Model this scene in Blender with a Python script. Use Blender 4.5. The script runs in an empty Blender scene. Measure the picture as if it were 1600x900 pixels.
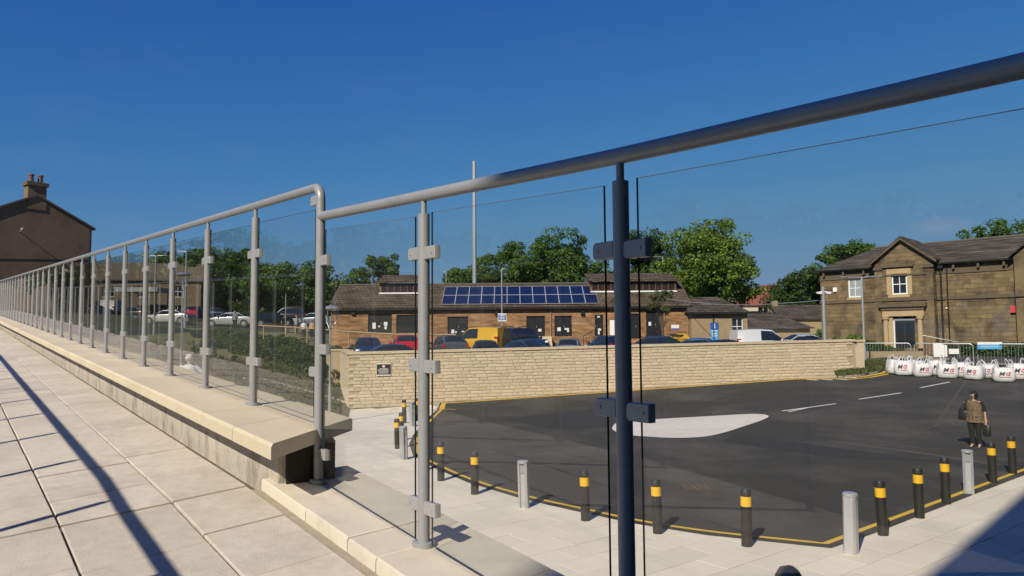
import bpy, bmesh, math, random
import numpy as np
from mathutils import Vector, Matrix
R_ = math.radians
random.seed(7)
scene = bpy.context.scene
COL = scene.collection

# ------------------------------------------------------------------ camera
FPX = 1150.0
PITCH, ROLL = R_(3.75), R_(0.44)
Fv = Vector((0, math.cos(PITCH), math.sin(PITCH)))
R0 = Vector((1, 0, 0)); U0 = R0.cross(Fv)
Rv = R0 * math.cos(ROLL) - U0 * math.sin(ROLL)
Uv = U0 * math.cos(ROLL) + R0 * math.sin(ROLL)
cd = bpy.data.cameras.new('camera'); cam = bpy.data.objects.new('camera', cd); COL.objects.link(cam)
cd.sensor_width = 36; cd.sensor_fit = 'HORIZONTAL'; cd.lens = 36 * FPX / 1600
cd.clip_start = 0.05; cd.clip_end = 9000
cam.matrix_world = Matrix(((Rv.x, Uv.x, -Fv.x, 0), (Rv.y, Uv.y, -Fv.y, 0), (Rv.z, Uv.z, -Fv.z, 0), (0, 0, 0, 1)))
scene.camera = cam

# ------------------------------------------------------------------ light
SUN_EL, SUN_AZ = R_(38.0), R_(29.0)          # light travels towards azimuth SUN_AZ (from +Y to +X)
L = Vector((math.sin(SUN_AZ) * math.cos(SUN_EL), math.cos(SUN_AZ) * math.cos(SUN_EL), -math.sin(SUN_EL)))
sd = bpy.data.lights.new('sun', 'SUN'); sd.energy = 4.7; sd.angle = R_(0.5); sd.color = (1, 0.90, 0.74)
so = bpy.data.objects.new('sun', sd); COL.objects.link(so)
so.rotation_euler = L.to_track_quat('-Z', 'Y').to_euler(); so.location = (-20, -40, 40)
w = bpy.data.worlds.new('World'); scene.world = w; w.use_nodes = True
nt = w.node_tree; bg = nt.nodes['Background']
sky = nt.nodes.new('ShaderNodeTexSky'); sky.sky_type = 'NISHITA'; sky.sun_disc = False
sky.sun_elevation = SUN_EL; sky.sun_rotation = SUN_AZ + math.pi
sky.air_density = 1.3; sky.dust_density = 0.0; sky.ozone_density = 10.0; sky.altitude = 100
# tone response of the phone camera on the clear sky: the same curve over the whole dome
sx = nt.nodes.new('ShaderNodeSeparateColor'); cx = nt.nodes.new('ShaderNodeCombineColor'); nt.links.new(sky.outputs[0], sx.inputs[0])
def wm(op, a, b=None):
    q = nt.nodes.new('ShaderNodeMath'); q.operation = op
    for k, v in ((0, a), (1, b)):
        if v is None: continue
        if isinstance(v, (int, float)): q.inputs[k].default_value = v
        else: nt.links.new(v, q.inputs[k])
    return q.outputs[0]
for i, (gain, k_, pw) in enumerate(((0.20, .362, 1.6), (0.305, .392, 1.5), (0.47, .30, 1.0))):
    e = wm('POWER', wm('MULTIPLY', sx.outputs[i], 0.12 / k_), pw)
    nt.links.new(wm('MULTIPLY', wm('SUBTRACT', 1.0, wm('EXPONENT', wm('MULTIPLY', e, -1.0))), gain * 10 / 1.15), cx.inputs[i])
# a few thin wisps of cloud low over the roofs on the right
tc = nt.nodes.new('ShaderNodeTexCoord'); mpn = nt.nodes.new('ShaderNodeMapping'); mpn.inputs['Scale'].default_value = (1, 1, 3.5); nt.links.new(tc.outputs['Generated'], mpn.inputs[0])
nz = nt.nodes.new('ShaderNodeTexNoise'); nz.inputs['Scale'].default_value = 9; nz.inputs['Detail'].default_value = 7; nt.links.new(mpn.outputs[0], nz.inputs['Vector'])
cdir = (Fv + Rv * (670 / FPX) + Uv * (95 / FPX)).normalized()
dp = nt.nodes.new('ShaderNodeVectorMath'); dp.operation = 'DISTANCE'; sq = nt.nodes.new('ShaderNodeVectorMath'); sq.operation = 'MULTIPLY'; sq.inputs[1].default_value = (1, 1, 2.6)
nt.links.new(tc.outputs['Generated'], sq.inputs[0]); nt.links.new(sq.outputs[0], dp.inputs[0]); dp.inputs[1].default_value = (cdir.x, cdir.y, cdir.z * 2.6)
blob = wm('MAXIMUM', wm('SUBTRACT', 1.0, wm('MULTIPLY', dp.outputs['Value'], 26.0)), 0.0)
wisp = wm('MULTIPLY', wm('MAXIMUM', wm('SUBTRACT', nz.outputs['Fac'], 0.55), 0.0), 0.14)
fac = wm('MINIMUM', wm('ADD', wm('MULTIPLY', blob, wm('MULTIPLY', nz.outputs['Fac'], 1.1)), wisp), 0.6)
mxc = nt.nodes.new('ShaderNodeMix'); mxc.data_type = 'RGBA'; nt.links.new(fac, mxc.inputs[0]); nt.links.new(cx.outputs[0], mxc.inputs[6]); mxc.inputs[7].default_value = (2.6, 2.9, 3.9, 1)
nt.links.new(mxc.outputs[2], bg.inputs[0]); bg.inputs[1].default_value = 0.10
scene.view_settings.view_transform = 'Standard'; scene.view_settings.look = 'None'
scene.view_settings.exposure = 0.2; scene.view_settings.gamma = 1
scene.render.engine = 'CYCLES'
scene.cycles.transparent_max_bounces = 80; scene.cycles.max_bounces = 8
scene.cycles.use_denoising = True
scene.cycles.sample_clamp_indirect = 6

# ------------------------------------------------------------------ materials
MATS = {}
def mat(name, col, rough=0.7, metal=0.0, var=0.12, vscale=4.0, bump=0.0, bscale=60.0, island=0.0, col2=None, c2scale=1.0,
        c2lo=0.45, c2hi=0.65, spec=0.5, coat=0.0, objvar=0.0, stretch=None, emit=None):
    if name in MATS: return MATS[name]
    m = bpy.data.materials.new(name); m.use_nodes = True; MATS[name] = m
    n, l = m.node_tree.nodes, m.node_tree.links
    b = n['Principled BSDF']
    b.inputs['Roughness'].default_value = rough; b.inputs['Metallic'].default_value = metal
    b.inputs['Specular IOR Level'].default_value = spec; b.inputs['Coat Weight'].default_value = coat
    b.inputs['Coat Roughness'].default_value = 0.06
    geo = n.new('ShaderNodeNewGeometry')
    pos = geo.outputs['Position']
    if stretch:
        mp = n.new('ShaderNodeMapping'); mp.inputs['Scale'].default_value = stretch
        l.new(pos, mp.inputs[0]); pos = mp.outputs[0]
    def noise(sc, det=5, rgh=0.6):
        t = n.new('ShaderNodeTexNoise'); t.inputs['Scale'].default_value = sc; t.inputs['Detail'].default_value = det
        t.inputs['Roughness'].default_value = rgh; l.new(pos, t.inputs['Vector']); return t
    def mth(op, a, bb):
        q = n.new('ShaderNodeMath'); q.operation = op
        for i, v in ((0, a), (1, bb)):
            if isinstance(v, (int, float)): q.inputs[i].default_value = v
            else: l.new(v, q.inputs[i])
        return q.outputs[0]
    base = n.new('ShaderNodeRGB'); base.outputs[0].default_value = (*col, 1); c = base.outputs[0]
    if col2 is not None:
        t = noise(c2scale, 6, 0.65)
        r = n.new('ShaderNodeMapRange'); r.inputs[1].default_value = c2lo; r.inputs[2].default_value = c2hi
        l.new(t.outputs['Fac'], r.inputs[0])
        mx = n.new('ShaderNodeMix'); mx.data_type = 'RGBA'; l.new(r.outputs[0], mx.inputs[0])
        l.new(c, mx.inputs[6]); mx.inputs[7].default_value = (*col2, 1); c = mx.outputs[2]
    v = 1.0
    if var: v = mth('ADD', mth('MULTIPLY', mth('SUBTRACT', noise(vscale).outputs['Fac'], 0.5), var * 4), 1.0)
    if island:
        v = mth('MULTIPLY', v, mth('ADD', mth('MULTIPLY', mth('SUBTRACT', geo.outputs['Random Per Island'], 0.5), island * 2), 1.0))
    if objvar:
        oi = n.new('ShaderNodeObjectInfo')
        v = mth('MULTIPLY', v, mth('ADD', mth('MULTIPLY', mth('SUBTRACT', oi.outputs['Random'], 0.5), objvar * 2), 1.0))
    if not isinstance(v, float):
        vm = n.new('ShaderNodeVectorMath'); vm.operation = 'SCALE'; l.new(c, vm.inputs[0]); l.new(v, vm.inputs['Scale']); c = vm.outputs[0]
    l.new(c, b.inputs['Base Color'])
    if bump:
        bp = n.new('ShaderNodeBump'); bp.inputs['Strength'].default_value = bump; bp.inputs['Distance'].default_value = 0.02
        l.new(noise(bscale, 4).outputs['Fac'], bp.inputs['Height']); l.new(bp.outputs[0], b.inputs['Normal'])
    if emit:
        b.inputs['Emission Color'].default_value = (*emit, 1); b.inputs['Emission Strength'].default_value = 1
    return m

def mat_glass(name, tint, refl=1.0, dust=0.0):
    m = bpy.data.materials.new(name); m.use_nodes = True; n, l = m.node_tree.nodes, m.node_tree.links
    n.clear()
    out = n.new('ShaderNodeOutputMaterial'); tr = n.new('ShaderNodeBsdfTransparent'); tr.inputs[0].default_value = (*tint, 1)
    gl = n.new('ShaderNodeBsdfGlossy'); gl.inputs['Roughness'].default_value = 0.0
    geo = n.new('ShaderNodeNewGeometry'); dt = n.new('ShaderNodeVectorMath'); dt.operation = 'DOT_PRODUCT'
    l.new(geo.outputs['Incoming'], dt.inputs[0]); l.new(geo.outputs['Normal'], dt.inputs[1])
    def mth(op, a, b=None):
        q = n.new('ShaderNodeMath'); q.operation = op
        for i, v in ((0, a), (1, b)):
            if v is None: continue
            if isinstance(v, (int, float)): q.inputs[i].default_value = v
            else: l.new(v, q.inputs[i])
        return q.outputs[0]
    f = mth('ADD', mth('MULTIPLY', mth('POWER', mth('SUBTRACT', 1.0, mth('ABSOLUTE', dt.outputs['Value'])), 5.0), 0.96 * refl), 0.04 * refl)
    mx = n.new('ShaderNodeMixShader'); l.new(f, mx.inputs[0]); l.new(tr.outputs[0], mx.inputs[1]); l.new(gl.outputs[0], mx.inputs[2])
    last = mx.outputs[0]
    if dust:
        df = n.new('ShaderNodeBsdfDiffuse'); df.inputs[0].default_value = (0.6, 0.62, 0.62, 1)
        t = n.new('ShaderNodeTexNoise'); t.inputs['Scale'].default_value = 2.5; t.inputs['Detail'].default_value = 6
        l.new(geo.outputs['Position'], t.inputs['Vector'])
        m2 = n.new('ShaderNodeMixShader'); l.new(mth('MULTIPLY', t.outputs['Fac'], dust), m2.inputs[0])
        l.new(last, m2.inputs[1]); l.new(df.outputs[0], m2.inputs[2]); last = m2.outputs[0]
    l.new(last, out.inputs[0]); return m

def mat_leaf(name, c1, c2):
    m = bpy.data.materials.new(name); m.use_nodes = True; n, l = m.node_tree.nodes, m.node_tree.links
    n.clear(); out = n.new('ShaderNodeOutputMaterial')
    geo = n.new('ShaderNodeNewGeometry'); mx = n.new('ShaderNodeMix'); mx.data_type = 'RGBA'
    l.new(geo.outputs['Random Per Island'], mx.inputs[0]); mx.inputs[6].default_value = (*c1, 1); mx.inputs[7].default_value = (*c2, 1)
    t = n.new('ShaderNodeTexNoise'); t.inputs['Scale'].default_value = 0.55; t.inputs['Detail'].default_value = 3
    l.new(geo.outputs['Position'], t.inputs['Vector'])
    r = n.new('ShaderNodeMapRange'); r.inputs[1].default_value = .3; r.inputs[2].default_value = .7; r.inputs[3].default_value = 0.6; r.inputs[4].default_value = 1.35
    l.new(t.outputs['Fac'], r.inputs[0])
    vm = n.new('ShaderNodeVectorMath'); vm.operation = 'SCALE'; l.new(mx.outputs[2], vm.inputs[0]); l.new(r.outputs[0], vm.inputs['Scale'])
    d = n.new('ShaderNodeBsdfPrincipled'); d.inputs['Roughness'].default_value = 0.55; d.inputs['Specular IOR Level'].default_value = 0.25
    l.new(vm.outputs[0], d.inputs['Base Color'])
    tl = n.new('ShaderNodeBsdfTranslucent'); l.new(vm.outputs[0], tl.inputs[0])
    ms = n.new('ShaderNodeMixShader'); ms.inputs[0].default_value = 0.38; l.new(d.outputs[0], ms.inputs[1]); l.new(tl.outputs[0], ms.inputs[2])
    l.new(ms.outputs[0], out.inputs[0]); return m

def mat_brick(name, c1, c2, mortar, bw, bh, axis='XZ', bump=0.4, ms=0.012):
    m = bpy.data.materials.new(name); m.use_nodes = True; n, l = m.node_tree.nodes, m.node_tree.links
    b = n['Principled BSDF']; b.inputs['Roughness'].default_value = 0.9; b.inputs['Specular IOR Level'].default_value = 0.15
    geo = n.new('ShaderNodeNewGeometry'); sp = n.new('ShaderNodeSeparateXYZ'); l.new(geo.outputs['Position'], sp.inputs[0])
    cb = n.new('ShaderNodeCombineXYZ')
    if axis == 'XZ': l.new(sp.outputs[0], cb.inputs[0])
    else:
        ad = n.new('ShaderNodeMath'); ad.operation = 'ADD'; l.new(sp.outputs[0], ad.inputs[0]); l.new(sp.outputs[1], ad.inputs[1]); l.new(ad.outputs[0], cb.inputs[0])
    l.new(sp.outputs[2], cb.inputs[1])
    t = n.new('ShaderNodeTexBrick'); l.new(cb.outputs[0], t.inputs['Vector']); t.inputs['Scale'].default_value = 1
    t.inputs['Brick Width'].default_value = bw; t.inputs['Row Height'].default_value = bh; t.inputs['Mortar Size'].default_value = ms
    t.inputs['Color1'].default_value = (*c1, 1); t.inputs['Color2'].default_value = (*c2, 1); t.inputs['Mortar'].default_value = (*mortar, 1)
    mp = n.new('ShaderNodeMapping'); mp.inputs['Scale'].default_value = (.7, .7, 3.2); l.new(geo.outputs['Position'], mp.inputs[0])
    no = n.new('ShaderNodeTexNoise'); no.inputs['Scale'].default_value = 1.1; no.inputs['Detail'].default_value = 6; l.new(mp.outputs[0], no.inputs['Vector'])
    r = n.new('ShaderNodeMapRange'); r.inputs[1].default_value = .3; r.inputs[2].default_value = .7; r.inputs[3].default_value = 0.5; r.inputs[4].default_value = 1.35
    l.new(no.outputs['Fac'], r.inputs[0])
    vm = n.new('ShaderNodeVectorMath'); vm.operation = 'SCALE'; l.new(t.outputs['Color'], vm.inputs[0]); l.new(r.outputs[0], vm.inputs['Scale'])
    l.new(vm.outputs[0], b.inputs['Base Color'])
    bp = n.new('ShaderNodeBump'); bp.inputs['Strength'].default_value = bump; bp.inputs['Distance'].default_value = 0.02; bp.invert = True
    l.new(t.outputs['Fac'], bp.inputs['Height']); l.new(bp.outputs[0], b.inputs['Normal']); return m

GREY = mat('railing_paint', (0.29, 0.30, 0.315), 0.40, 0.12, var=0.06, vscale=28, bump=0.04, bscale=160, col2=(0.25, 0.26, 0.275), c2scale=5, c2lo=.5, c2hi=.8)
CLAMP = mat('clamp_metal', (0.35, 0.355, 0.365), 0.42, 0.2, var=0.08, vscale=30)
BOLT = mat('bolt_metal', (0.2, 0.2, 0.21), 0.4, 0.7, var=0)
RUBBER = mat('gasket', (0.015, 0.015, 0.016), 0.6, var=0)
GLASS = mat_glass('railing_glass', (0.985, 0.995, 0.99), 1.0, 0.011)
GEDGE = mat('glass_edge', (0.02, 0.035, 0.03), 0.25, var=0)
SLAB = mat('walk_slab', (0.545, 0.495, 0.415), 0.9, var=0.11, vscale=16, bump=0.35, bscale=210, objvar=0.07, col2=(0.37, 0.325, 0.26), c2scale=2.6, c2lo=0.47, c2hi=0.92)
BED = mat('bedding_mortar', (0.11, 0.095, 0.075), 0.95, var=0.2, vscale=30, bump=0.5, bscale=80)
KERBM = mat('kerb_concrete', (0.58, 0.525, 0.435), 0.85, var=0.07, vscale=5, bump=0.3, bscale=220, objvar=0.05, col2=(0.5, 0.44, 0.36), c2scale=6, c2lo=.5, c2hi=.75)
COPM = mat('coping_stone', (0.57, 0.495, 0.36), 0.8, var=0.06, vscale=4, bump=0.3, bscale=110, objvar=0.05)
PLINTH = mat('plinth_concrete', (0.44, 0.40, 0.345), 0.9, var=0.16, vscale=4, bump=0.6, bscale=40, col2=(0.30, 0.26, 0.21), c2scale=7, c2lo=0.5, c2hi=0.62, stretch=(1, 1, .45))
BITUM = mat('black_membrane', (0.012, 0.011, 0.010), 0.7, var=0.2, bump=0.3, bscale=25)
PAVE = mat('pavement_slab', (0.66, 0.605, 0.50), 0.88, var=0.06, vscale=1.2, bump=0.25, bscale=60, objvar=0.05, col2=(0.57, 0.52, 0.43), c2scale=.6, c2lo=.48, c2hi=.7)
ASPH = mat('asphalt', (0.041, 0.039, 0.036), 0.93, var=0.13, vscale=1.3, bump=0.6, bscale=90, col2=(0.095, 0.088, 0.08), c2scale=0.28, c2lo=0.46, c2hi=0.76, stretch=(1, 1, 1), spec=0.3)
ASPH2 = mat('dark_asphalt', (0.032, 0.032, 0.034), 0.93, var=0.1, vscale=2, bump=0.6, bscale=90, spec=0.3)  # darker tarmac tone, also used to paint a reflection seen in the glass
ASPH3 = mat('worn_asphalt', (0.075, 0.07, 0.064), 0.93, var=0.12, vscale=2, bump=0.6, bscale=90, spec=0.3)
YEL = mat('yellow_line', (0.62, 0.40, 0.035), 0.7, var=0.10, vscale=6)
WHT = mat('white_line', (0.62, 0.61, 0.58), 0.7, var=0.1, vscale=6)
WHTD = mat('island_concrete', (0.60, 0.57, 0.52), 0.8, var=0.08, vscale=3, bump=0.2)
BRICKM = mat('split_stone', (0.56, 0.455, 0.32), 0.9, var=0.06, vscale=7, bump=0.4, bscale=22, objvar=0.08)
BRICKS = mat('split_stone_far', (0.56, 0.455, 0.32), 0.9, var=0.06, vscale=7, bump=0.4, bscale=22, island=0.08)
MORT = mat('wall_mortar', (0.42, 0.33, 0.21), 0.95, var=0.1)
WCOP = mat('wall_coping', (0.58, 0.47, 0.31), 0.85, var=0.08, vscale=3, objvar=0.05)
GRASS = mat('turf', (0.13, 0.135, 0.045), 0.95, var=0.22, vscale=2, bump=0.8, bscale=40, col2=(0.17, 0.15, 0.075), c2scale=.5, c2lo=.42, c2hi=.62)
EARTH = mat('ground_soil', (0.16, 0.14, 0.09), 0.95, var=0.2, vscale=.5)
BLACKP = mat('bollard_black', (0.016, 0.0155, 0.014), 0.5, var=0.1, vscale=12)
YELB = mat('bollard_yellow', (0.72, 0.42, 0.02), 0.45, var=0.05)
SILV = mat('bollard_aluminium', (0.50, 0.51, 0.53), 0.38, 0.45, var=0.06, vscale=14)
GALV = mat('galvanised_steel', (0.42, 0.44, 0.46), 0.45, 0.5, var=0.08, vscale=10)
WHITE = mat('white_paint', (0.78, 0.78, 0.77), 0.5, var=0.03)
PANE = mat('window_pane', (0.015, 0.018, 0.02), 0.06, var=0, spec=0.8)
PANEL_C = mat('pane_pale', (0.30, 0.34, 0.36), 0.1, var=0.1, spec=0.8)
DARK = mat('dark_door', (0.014, 0.014, 0.016), 0.45, var=0.05)
ROOFT = mat_brick('brown_roof_tiles', (0.135, 0.10, 0.07), (0.10, 0.077, 0.054), (0.05, 0.04, 0.03), 0.42, 0.24, 'XZ', 0.8, 0.03)
SLATE = mat_brick('stone_slates', (0.115, 0.098, 0.078), (0.078, 0.069, 0.058), (0.035, 0.03, 0.026), 0.55, 0.17, 'D', 0.8, 0.025)
ROOFD = mat('dark_roof', (0.10, 0.088, 0.075), 0.85, var=0.15, vscale=3, bump=0.3, bscale=20)
REDROOF = mat('red_roof', (0.24, 0.07, 0.05), 0.8, var=0.1, bump=0.3, bscale=20)
BBRICK = mat_brick('brown_brick', (0.38, 0.215, 0.11), (0.25, 0.135, 0.068), (0.28, 0.18, 0.10), 0.46, 0.15, 'XZ')
STONE = mat('civic_stone', (0.185, 0.133, 0.07), 0.9, var=0.14, vscale=2.5, bump=0.5, bscale=20, island=0.22, col2=(0.075, 0.056, 0.037), c2scale=0.8, c2lo=0.45, c2hi=0.66)
STONEB = mat('civic_stone_core', (0.17, 0.125, 0.07), 0.95, var=0.1)
STONED = mat('sooty_stone', (0.115, 0.088, 0.058), 0.9, var=0.2, vscale=2)
STONEL = mat('cleaned_stone', (0.42, 0.31, 0.175), 0.85, var=0.1, vscale=2)
RENDER = mat('pebbledash', (0.19, 0.13, 0.08), 0.95, var=0.1, vscale=1.2, bump=0.8, bscale=14, col2=(0.145, 0.10, 0.062), c2scale=.4, c2lo=.45, c2hi=.6)
TAN = mat('tan_stone', (0.31, 0.235, 0.14), 0.9, var=0.14, vscale=1.2, bump=.4, bscale=8)
CREAM = mat('cream_render', (0.55, 0.49, 0.38), 0.85, var=0.06)
BARK = mat('bark', (0.085, 0.065, 0.045), 0.9, var=0.2, vscale=6, bump=.6, bscale=12)
WOOD = mat('rail_timber', (0.40, 0.27, 0.15), 0.75, var=0.1, vscale=5)
SOLAR = mat('solar_cells', (0.010, 0.018, 0.055), 0.18, var=0.25, vscale=1.2, spec=0.6)
ALU = mat('panel_frame', (0.62, 0.64, 0.66), 0.4, 0.3, var=0)
LEAF = {'mid': mat_leaf('leaf_mid', (0.055, 0.11, 0.02), (0.12, 0.21, 0.036)),
        'dark': mat_leaf('leaf_dark', (0.036, 0.07, 0.017), (0.085, 0.14, 0.03)),
        'bright': mat_leaf('leaf_bright', (0.095, 0.165, 0.022), (0.20, 0.295, 0.045)),
        'hedge': mat_leaf('leaf_hedge', (0.03, 0.06, 0.015), (0.075, 0.115, 0.025)),
        'young': mat_leaf('leaf_young', (0.07, 0.09, 0.03), (0.13, 0.15, 0.05)),
        'red': mat_leaf('leaf_red', (0.07, 0.02, 0.015), (0.12, 0.05, 0.03)),
        'turf': mat_leaf('leaf_turf', (0.06, 0.085, 0.022), (0.12, 0.13, 0.045))}

# ------------------------------------------------------------------ mesh helpers
class MB:
    def __init__(s): s.v = []; s.f = []
    def quad(s, a, b, c, d):
        i = len(s.v); s.v += [tuple(a), tuple(b), tuple(c), tuple(d)]; s.f.append((i, i + 1, i + 2, i + 3)); return s
    def poly(s, pts):
        i = len(s.v); s.v += [tuple(p) for p in pts]; s.f.append(tuple(range(i, i + len(pts)))); return s
    def hexa(s, p):            # 8 points: bottom 4 ccw, top 4 ccw
        i = len(s.v); s.v += [tuple(q) for q in p]
        for a in ((3, 2, 1, 0), (4, 5, 6, 7), (0, 1, 5, 4), (1, 2, 6, 5), (2, 3, 7, 6), (3, 0, 4, 7)): s.f.append(tuple(i + k for k in a))
        return s
    def box(s, x0, x1, y0, y1, z0, z1, T=None):
        P = [Vector(q) for q in ((x0, y0, z0), (x1, y0, z0), (x1, y1, z0), (x0, y1, z0), (x0, y0, z1), (x1, y0, z1), (x1, y1, z1), (x0, y1, z1))]
        if T: P = [T(q) if callable(T) else T @ q for q in P]
        return s.hexa(P)
    def cbox(s, x0, x1, y0, y1, z0, z1, c, T=None):   # box with a chamfer round its top
        lv = [(x0, y0, z0, x1, y1), (x0, y0, z1 - c, x1, y1), (x0 + c, y0 + c, z1, x1 - c, y1 - c)]
        i = len(s.v); P = []
        for (a, b, z, d, e) in lv: P += [Vector((a, b, z)), Vector((d, b, z)), Vector((d, e, z)), Vector((a, e, z))]
        if T: P = [T(q) if callable(T) else T @ q for q in P]
        s.v += [tuple(q) for q in P]; s.f.append((i + 3, i + 2, i + 1, i)); s.f.append((i + 8, i + 9, i + 10, i + 11))
        for k in (0, 4):
            for j in range(4): s.f.append((i + k + j, i + k + (j + 1) % 4, i + k + 4 + (j + 1) % 4, i + k + 4 + j))
        return s
    def tube(s, pts, rad, n=10, cap=True, ell=None, up=None):
        pts = [Vector(p) for p in pts]
        if isinstance(rad, (int, float)): rad = [rad] * len(pts)
        i0 = len(s.v); prev = None
        for k, p in enumerate(pts):
            t = (pts[min(k + 1, len(pts) - 1)] - pts[max(k - 1, 0)]).normalized()
            if prev is None:
                u = Vector(up) if up else (Vector((0, 0, 1)) if abs(t.z) < 0.9 else Vector((0, 1, 0)))
                a = u.cross(t).normalized()
            else:
                a = (prev - t * prev.dot(t)).normalized()
            prev = a; b = t.cross(a)
            ra, rb = (rad[k] if isinstance(rad[k], (tuple, list)) else (rad[k], rad[k]))
            for j in range(n):
                an = 2 * math.pi * j / n
                s.v.append(tuple(p + a * (math.cos(an) * ra) + b * (math.sin(an) * rb)))
        for k in range(len(pts) - 1):
            for j in range(n):
                q = i0 + k * n; s.f.append((q + j, q + (j + 1) % n, q + n + (j + 1) % n, q + n + j))
        if cap:
            s.f.append(tuple(i0 + j for j in reversed(range(n)))); e = i0 + (len(pts) - 1) * n; s.f.append(tuple(e + j for j in range(n)))
        return s
    def prism(s, outline, d0, d1, T):   # outline (a,b) list extruded from d0 to d1: T maps (a,d,b)
        n = len(outline); i = len(s.v)
        s.v += [tuple(T(Vector((a, d0, b)))) for a, b in outline] + [tuple(T(Vector((a, d1, b)))) for a, b in outline]
        s.f.append(tuple(i + k for k in range(n))); s.f.append(tuple(i + n + k for k in reversed(range(n))))
        for k in range(n): s.f.append((i + k, i + n + k, i + n + (k + 1) % n, i + (k + 1) % n))
        return s
    def sphere(s, c, r, n=10, m=6, sq=(1, 1, 1), zmin=-1):
        c = Vector(c); i0 = len(s.v)
        for a in range(m + 1):
            th = math.pi * a / m
            for b in range(n):
                ph = 2 * math.pi * b / n
                z = max(math.cos(th), zmin)
                s.v.append((c.x + r * sq[0] * math.sin(th) * math.cos(ph), c.y + r * sq[1] * math.sin(th) * math.sin(ph), c.z + r * sq[2] * z))
        for a in range(m):
            for b in range(n):
                q = i0 + a * n; s.f.append((q + b, q + n + b, q + n + (b + 1) % n, q + (b + 1) % n))
        return s
    def mesh(s, name, smooth=False, angle=35):
        me = bpy.data.meshes.new(name); me.from_pydata(s.v, [], s.f); me.update()
        bm = bmesh.new(); bm.from_mesh(me); bmesh.ops.recalc_face_normals(bm, faces=bm.faces); bm.to_mesh(me); bm.free()
        if smooth:
            me.shade_smooth(); me.set_sharp_from_angle(angle=R_(angle))
        return me
    def build(s, name, m, parent=None, smooth=False, angle=35, **props):
        return link(name, s.mesh(name, smooth, angle), m, parent, **props)

def link(name, me, m=None, parent=None, loc=None, **props):
    o = bpy.data.objects.new(name, me); COL.objects.link(o)
    if m is not None and me is not None and not me.materials: me.materials.append(m)
    if parent: o.parent = parent
    if loc is not None: o.location = loc
    for k, v in props.items(): o[k] = v
    return o
def thing(name, label, category, loc=(0, 0, 0), rz=0.0, group=None):
    o = bpy.data.objects.new(name, None); COL.objects.link(o); o.empty_display_size = 0.2
    o.location = loc; o.rotation_euler = (0, 0, rz); o['label'] = label; o['category'] = category
    if group: o['group'] = group
    return o
def dup(root, loc, rz=None, label=None, scale=None):
    def cp(o, par):
        c = o.copy(); COL.objects.link(c)
        if par: c.parent = par
        for ch in [x for x in bpy.data.objects if x.parent == o]: cp(ch, c)
        return c
    r = cp(root, None); r.location = loc
    if rz is not None: r.rotation_euler = (0, 0, rz)
    if label: r['label'] = label
    if scale: r.scale = (scale,) * 3
    return r
def ray(px, py): return Fv + Rv * ((px - 800) / FPX) - Uv * ((py - 450) / FPX)
def G(px, py, z=-3.5):
    v = ray(px, py); return v * (z / v.z)
def AT(px, Y, z=0.0):           # point at forward distance Y under the heading of photo column px
    return Vector((px_x(px) * Y, Y, z))
def px_x(px): return (px - 800) / FPX

# ------------------------------------------------------------------ terrain heights
def ramp(u):
    if u <= 0: return 0.0
    if u < 4: return 0.068 * u * u / 8
    return 0.068 * (u - 2)
def gz(x, y):                   # road and pavement
    u = (x - 13) * 0.552 + (y - 22) * 0.834
    return -3.5 + min(ramp(u), 2.0)
def GR(px, py, lift=0.0):       # photo point on the road surface
    v = ray(px, py); t = None
    lo, hi = 3.0, 90.0
    for _ in range(50):
        m = (lo + hi) / 2; p = v * m
        if p.z > gz(p.x, p.y) + lift: lo = m
        else: hi = m
    return v * lo
def bank(x, y):                 # grass bank and hill on the left
    u = (-0.22 * y - x) * 0.977
    z = -3.5 + min(0.35 * max(u, 0), 1.5) + 0.06 * max(0, u - 4.3) + 0.1 * max(0, min(y, 95) - 46)
    return min(z, 4.5)

# rail frame: s along the railing (away), p to its right
HD = Vector((ray(-84, 463).x, ray(-84, 463).y, 0)).normalized(); NR = Vector((HD.y, -HD.x, 0))
def W(s, p, z): return HD * s + NR * p + Vector((0, 0, z))
def zp(s, p): return -0.757 + (s - 3.9) * (0.085 if s < 3.9 else 0.05) + 0.06 * (p - 1.33)
def zc(s): return -0.72 + 0.085 * (s - 3.9)
def zcop(s): return -0.419 + 0.0475 * (s - 4.69)
def unit_quad_mesh(name, mb): return mb.mesh(name)

# ------------------------------------------------------------------ setting: ground sheets
def sheet(name, outline, hfun, m, step=2.0, lift=0.0, thick=0.0, **props):
    bm = bmesh.new(); vs = [bm.verts.new((x, y, 0)) for x, y in outline]; bm.faces.new(vs)
    xs = [p[0] for p in outline]; ys = [p[1] for p in outline]
    for ax, lo, hi in ((0, min(xs), max(xs)), (1, min(ys), max(ys))):
        k = lo + step
        while k < hi:
            no = (1, 0, 0) if ax == 0 else (0, 1, 0); co = (k, 0, 0) if ax == 0 else (0, k, 0)
            bmesh.ops.bisect_plane(bm, geom=bm.verts[:] + bm.edges[:] + bm.faces[:], plane_co=co, plane_no=no, dist=1e-5); k += step
    bmesh.ops.triangulate(bm, faces=[f for f in bm.faces if len(f.verts) > 4])
    for v in bm.verts: v.co.z = hfun(v.co.x, v.co.y) + lift
    bmesh.ops.recalc_face_normals(bm, faces=bm.faces)
    if sum(f.normal.z for f in bm.faces) < 0: bmesh.ops.reverse_faces(bm, faces=bm.faces)
    me = bpy.data.meshes.new(name); bm.to_mesh(me); bm.free()
    return link(name, me, m, **props)

MB().quad((-4000, -4000, -4.6), (4000, -4000, -4.6), (4000, 4000, -4.6), (-4000, 4000, -4.6)).build('ground', EARTH, kind='structure')
WL = Vector((-8.25, 37.1, 0)); WR = Vector((19.3, 41.6, 0))      # front face of the retaining wall
RET = Vector((-11.3, 48.5, 0))
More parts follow.
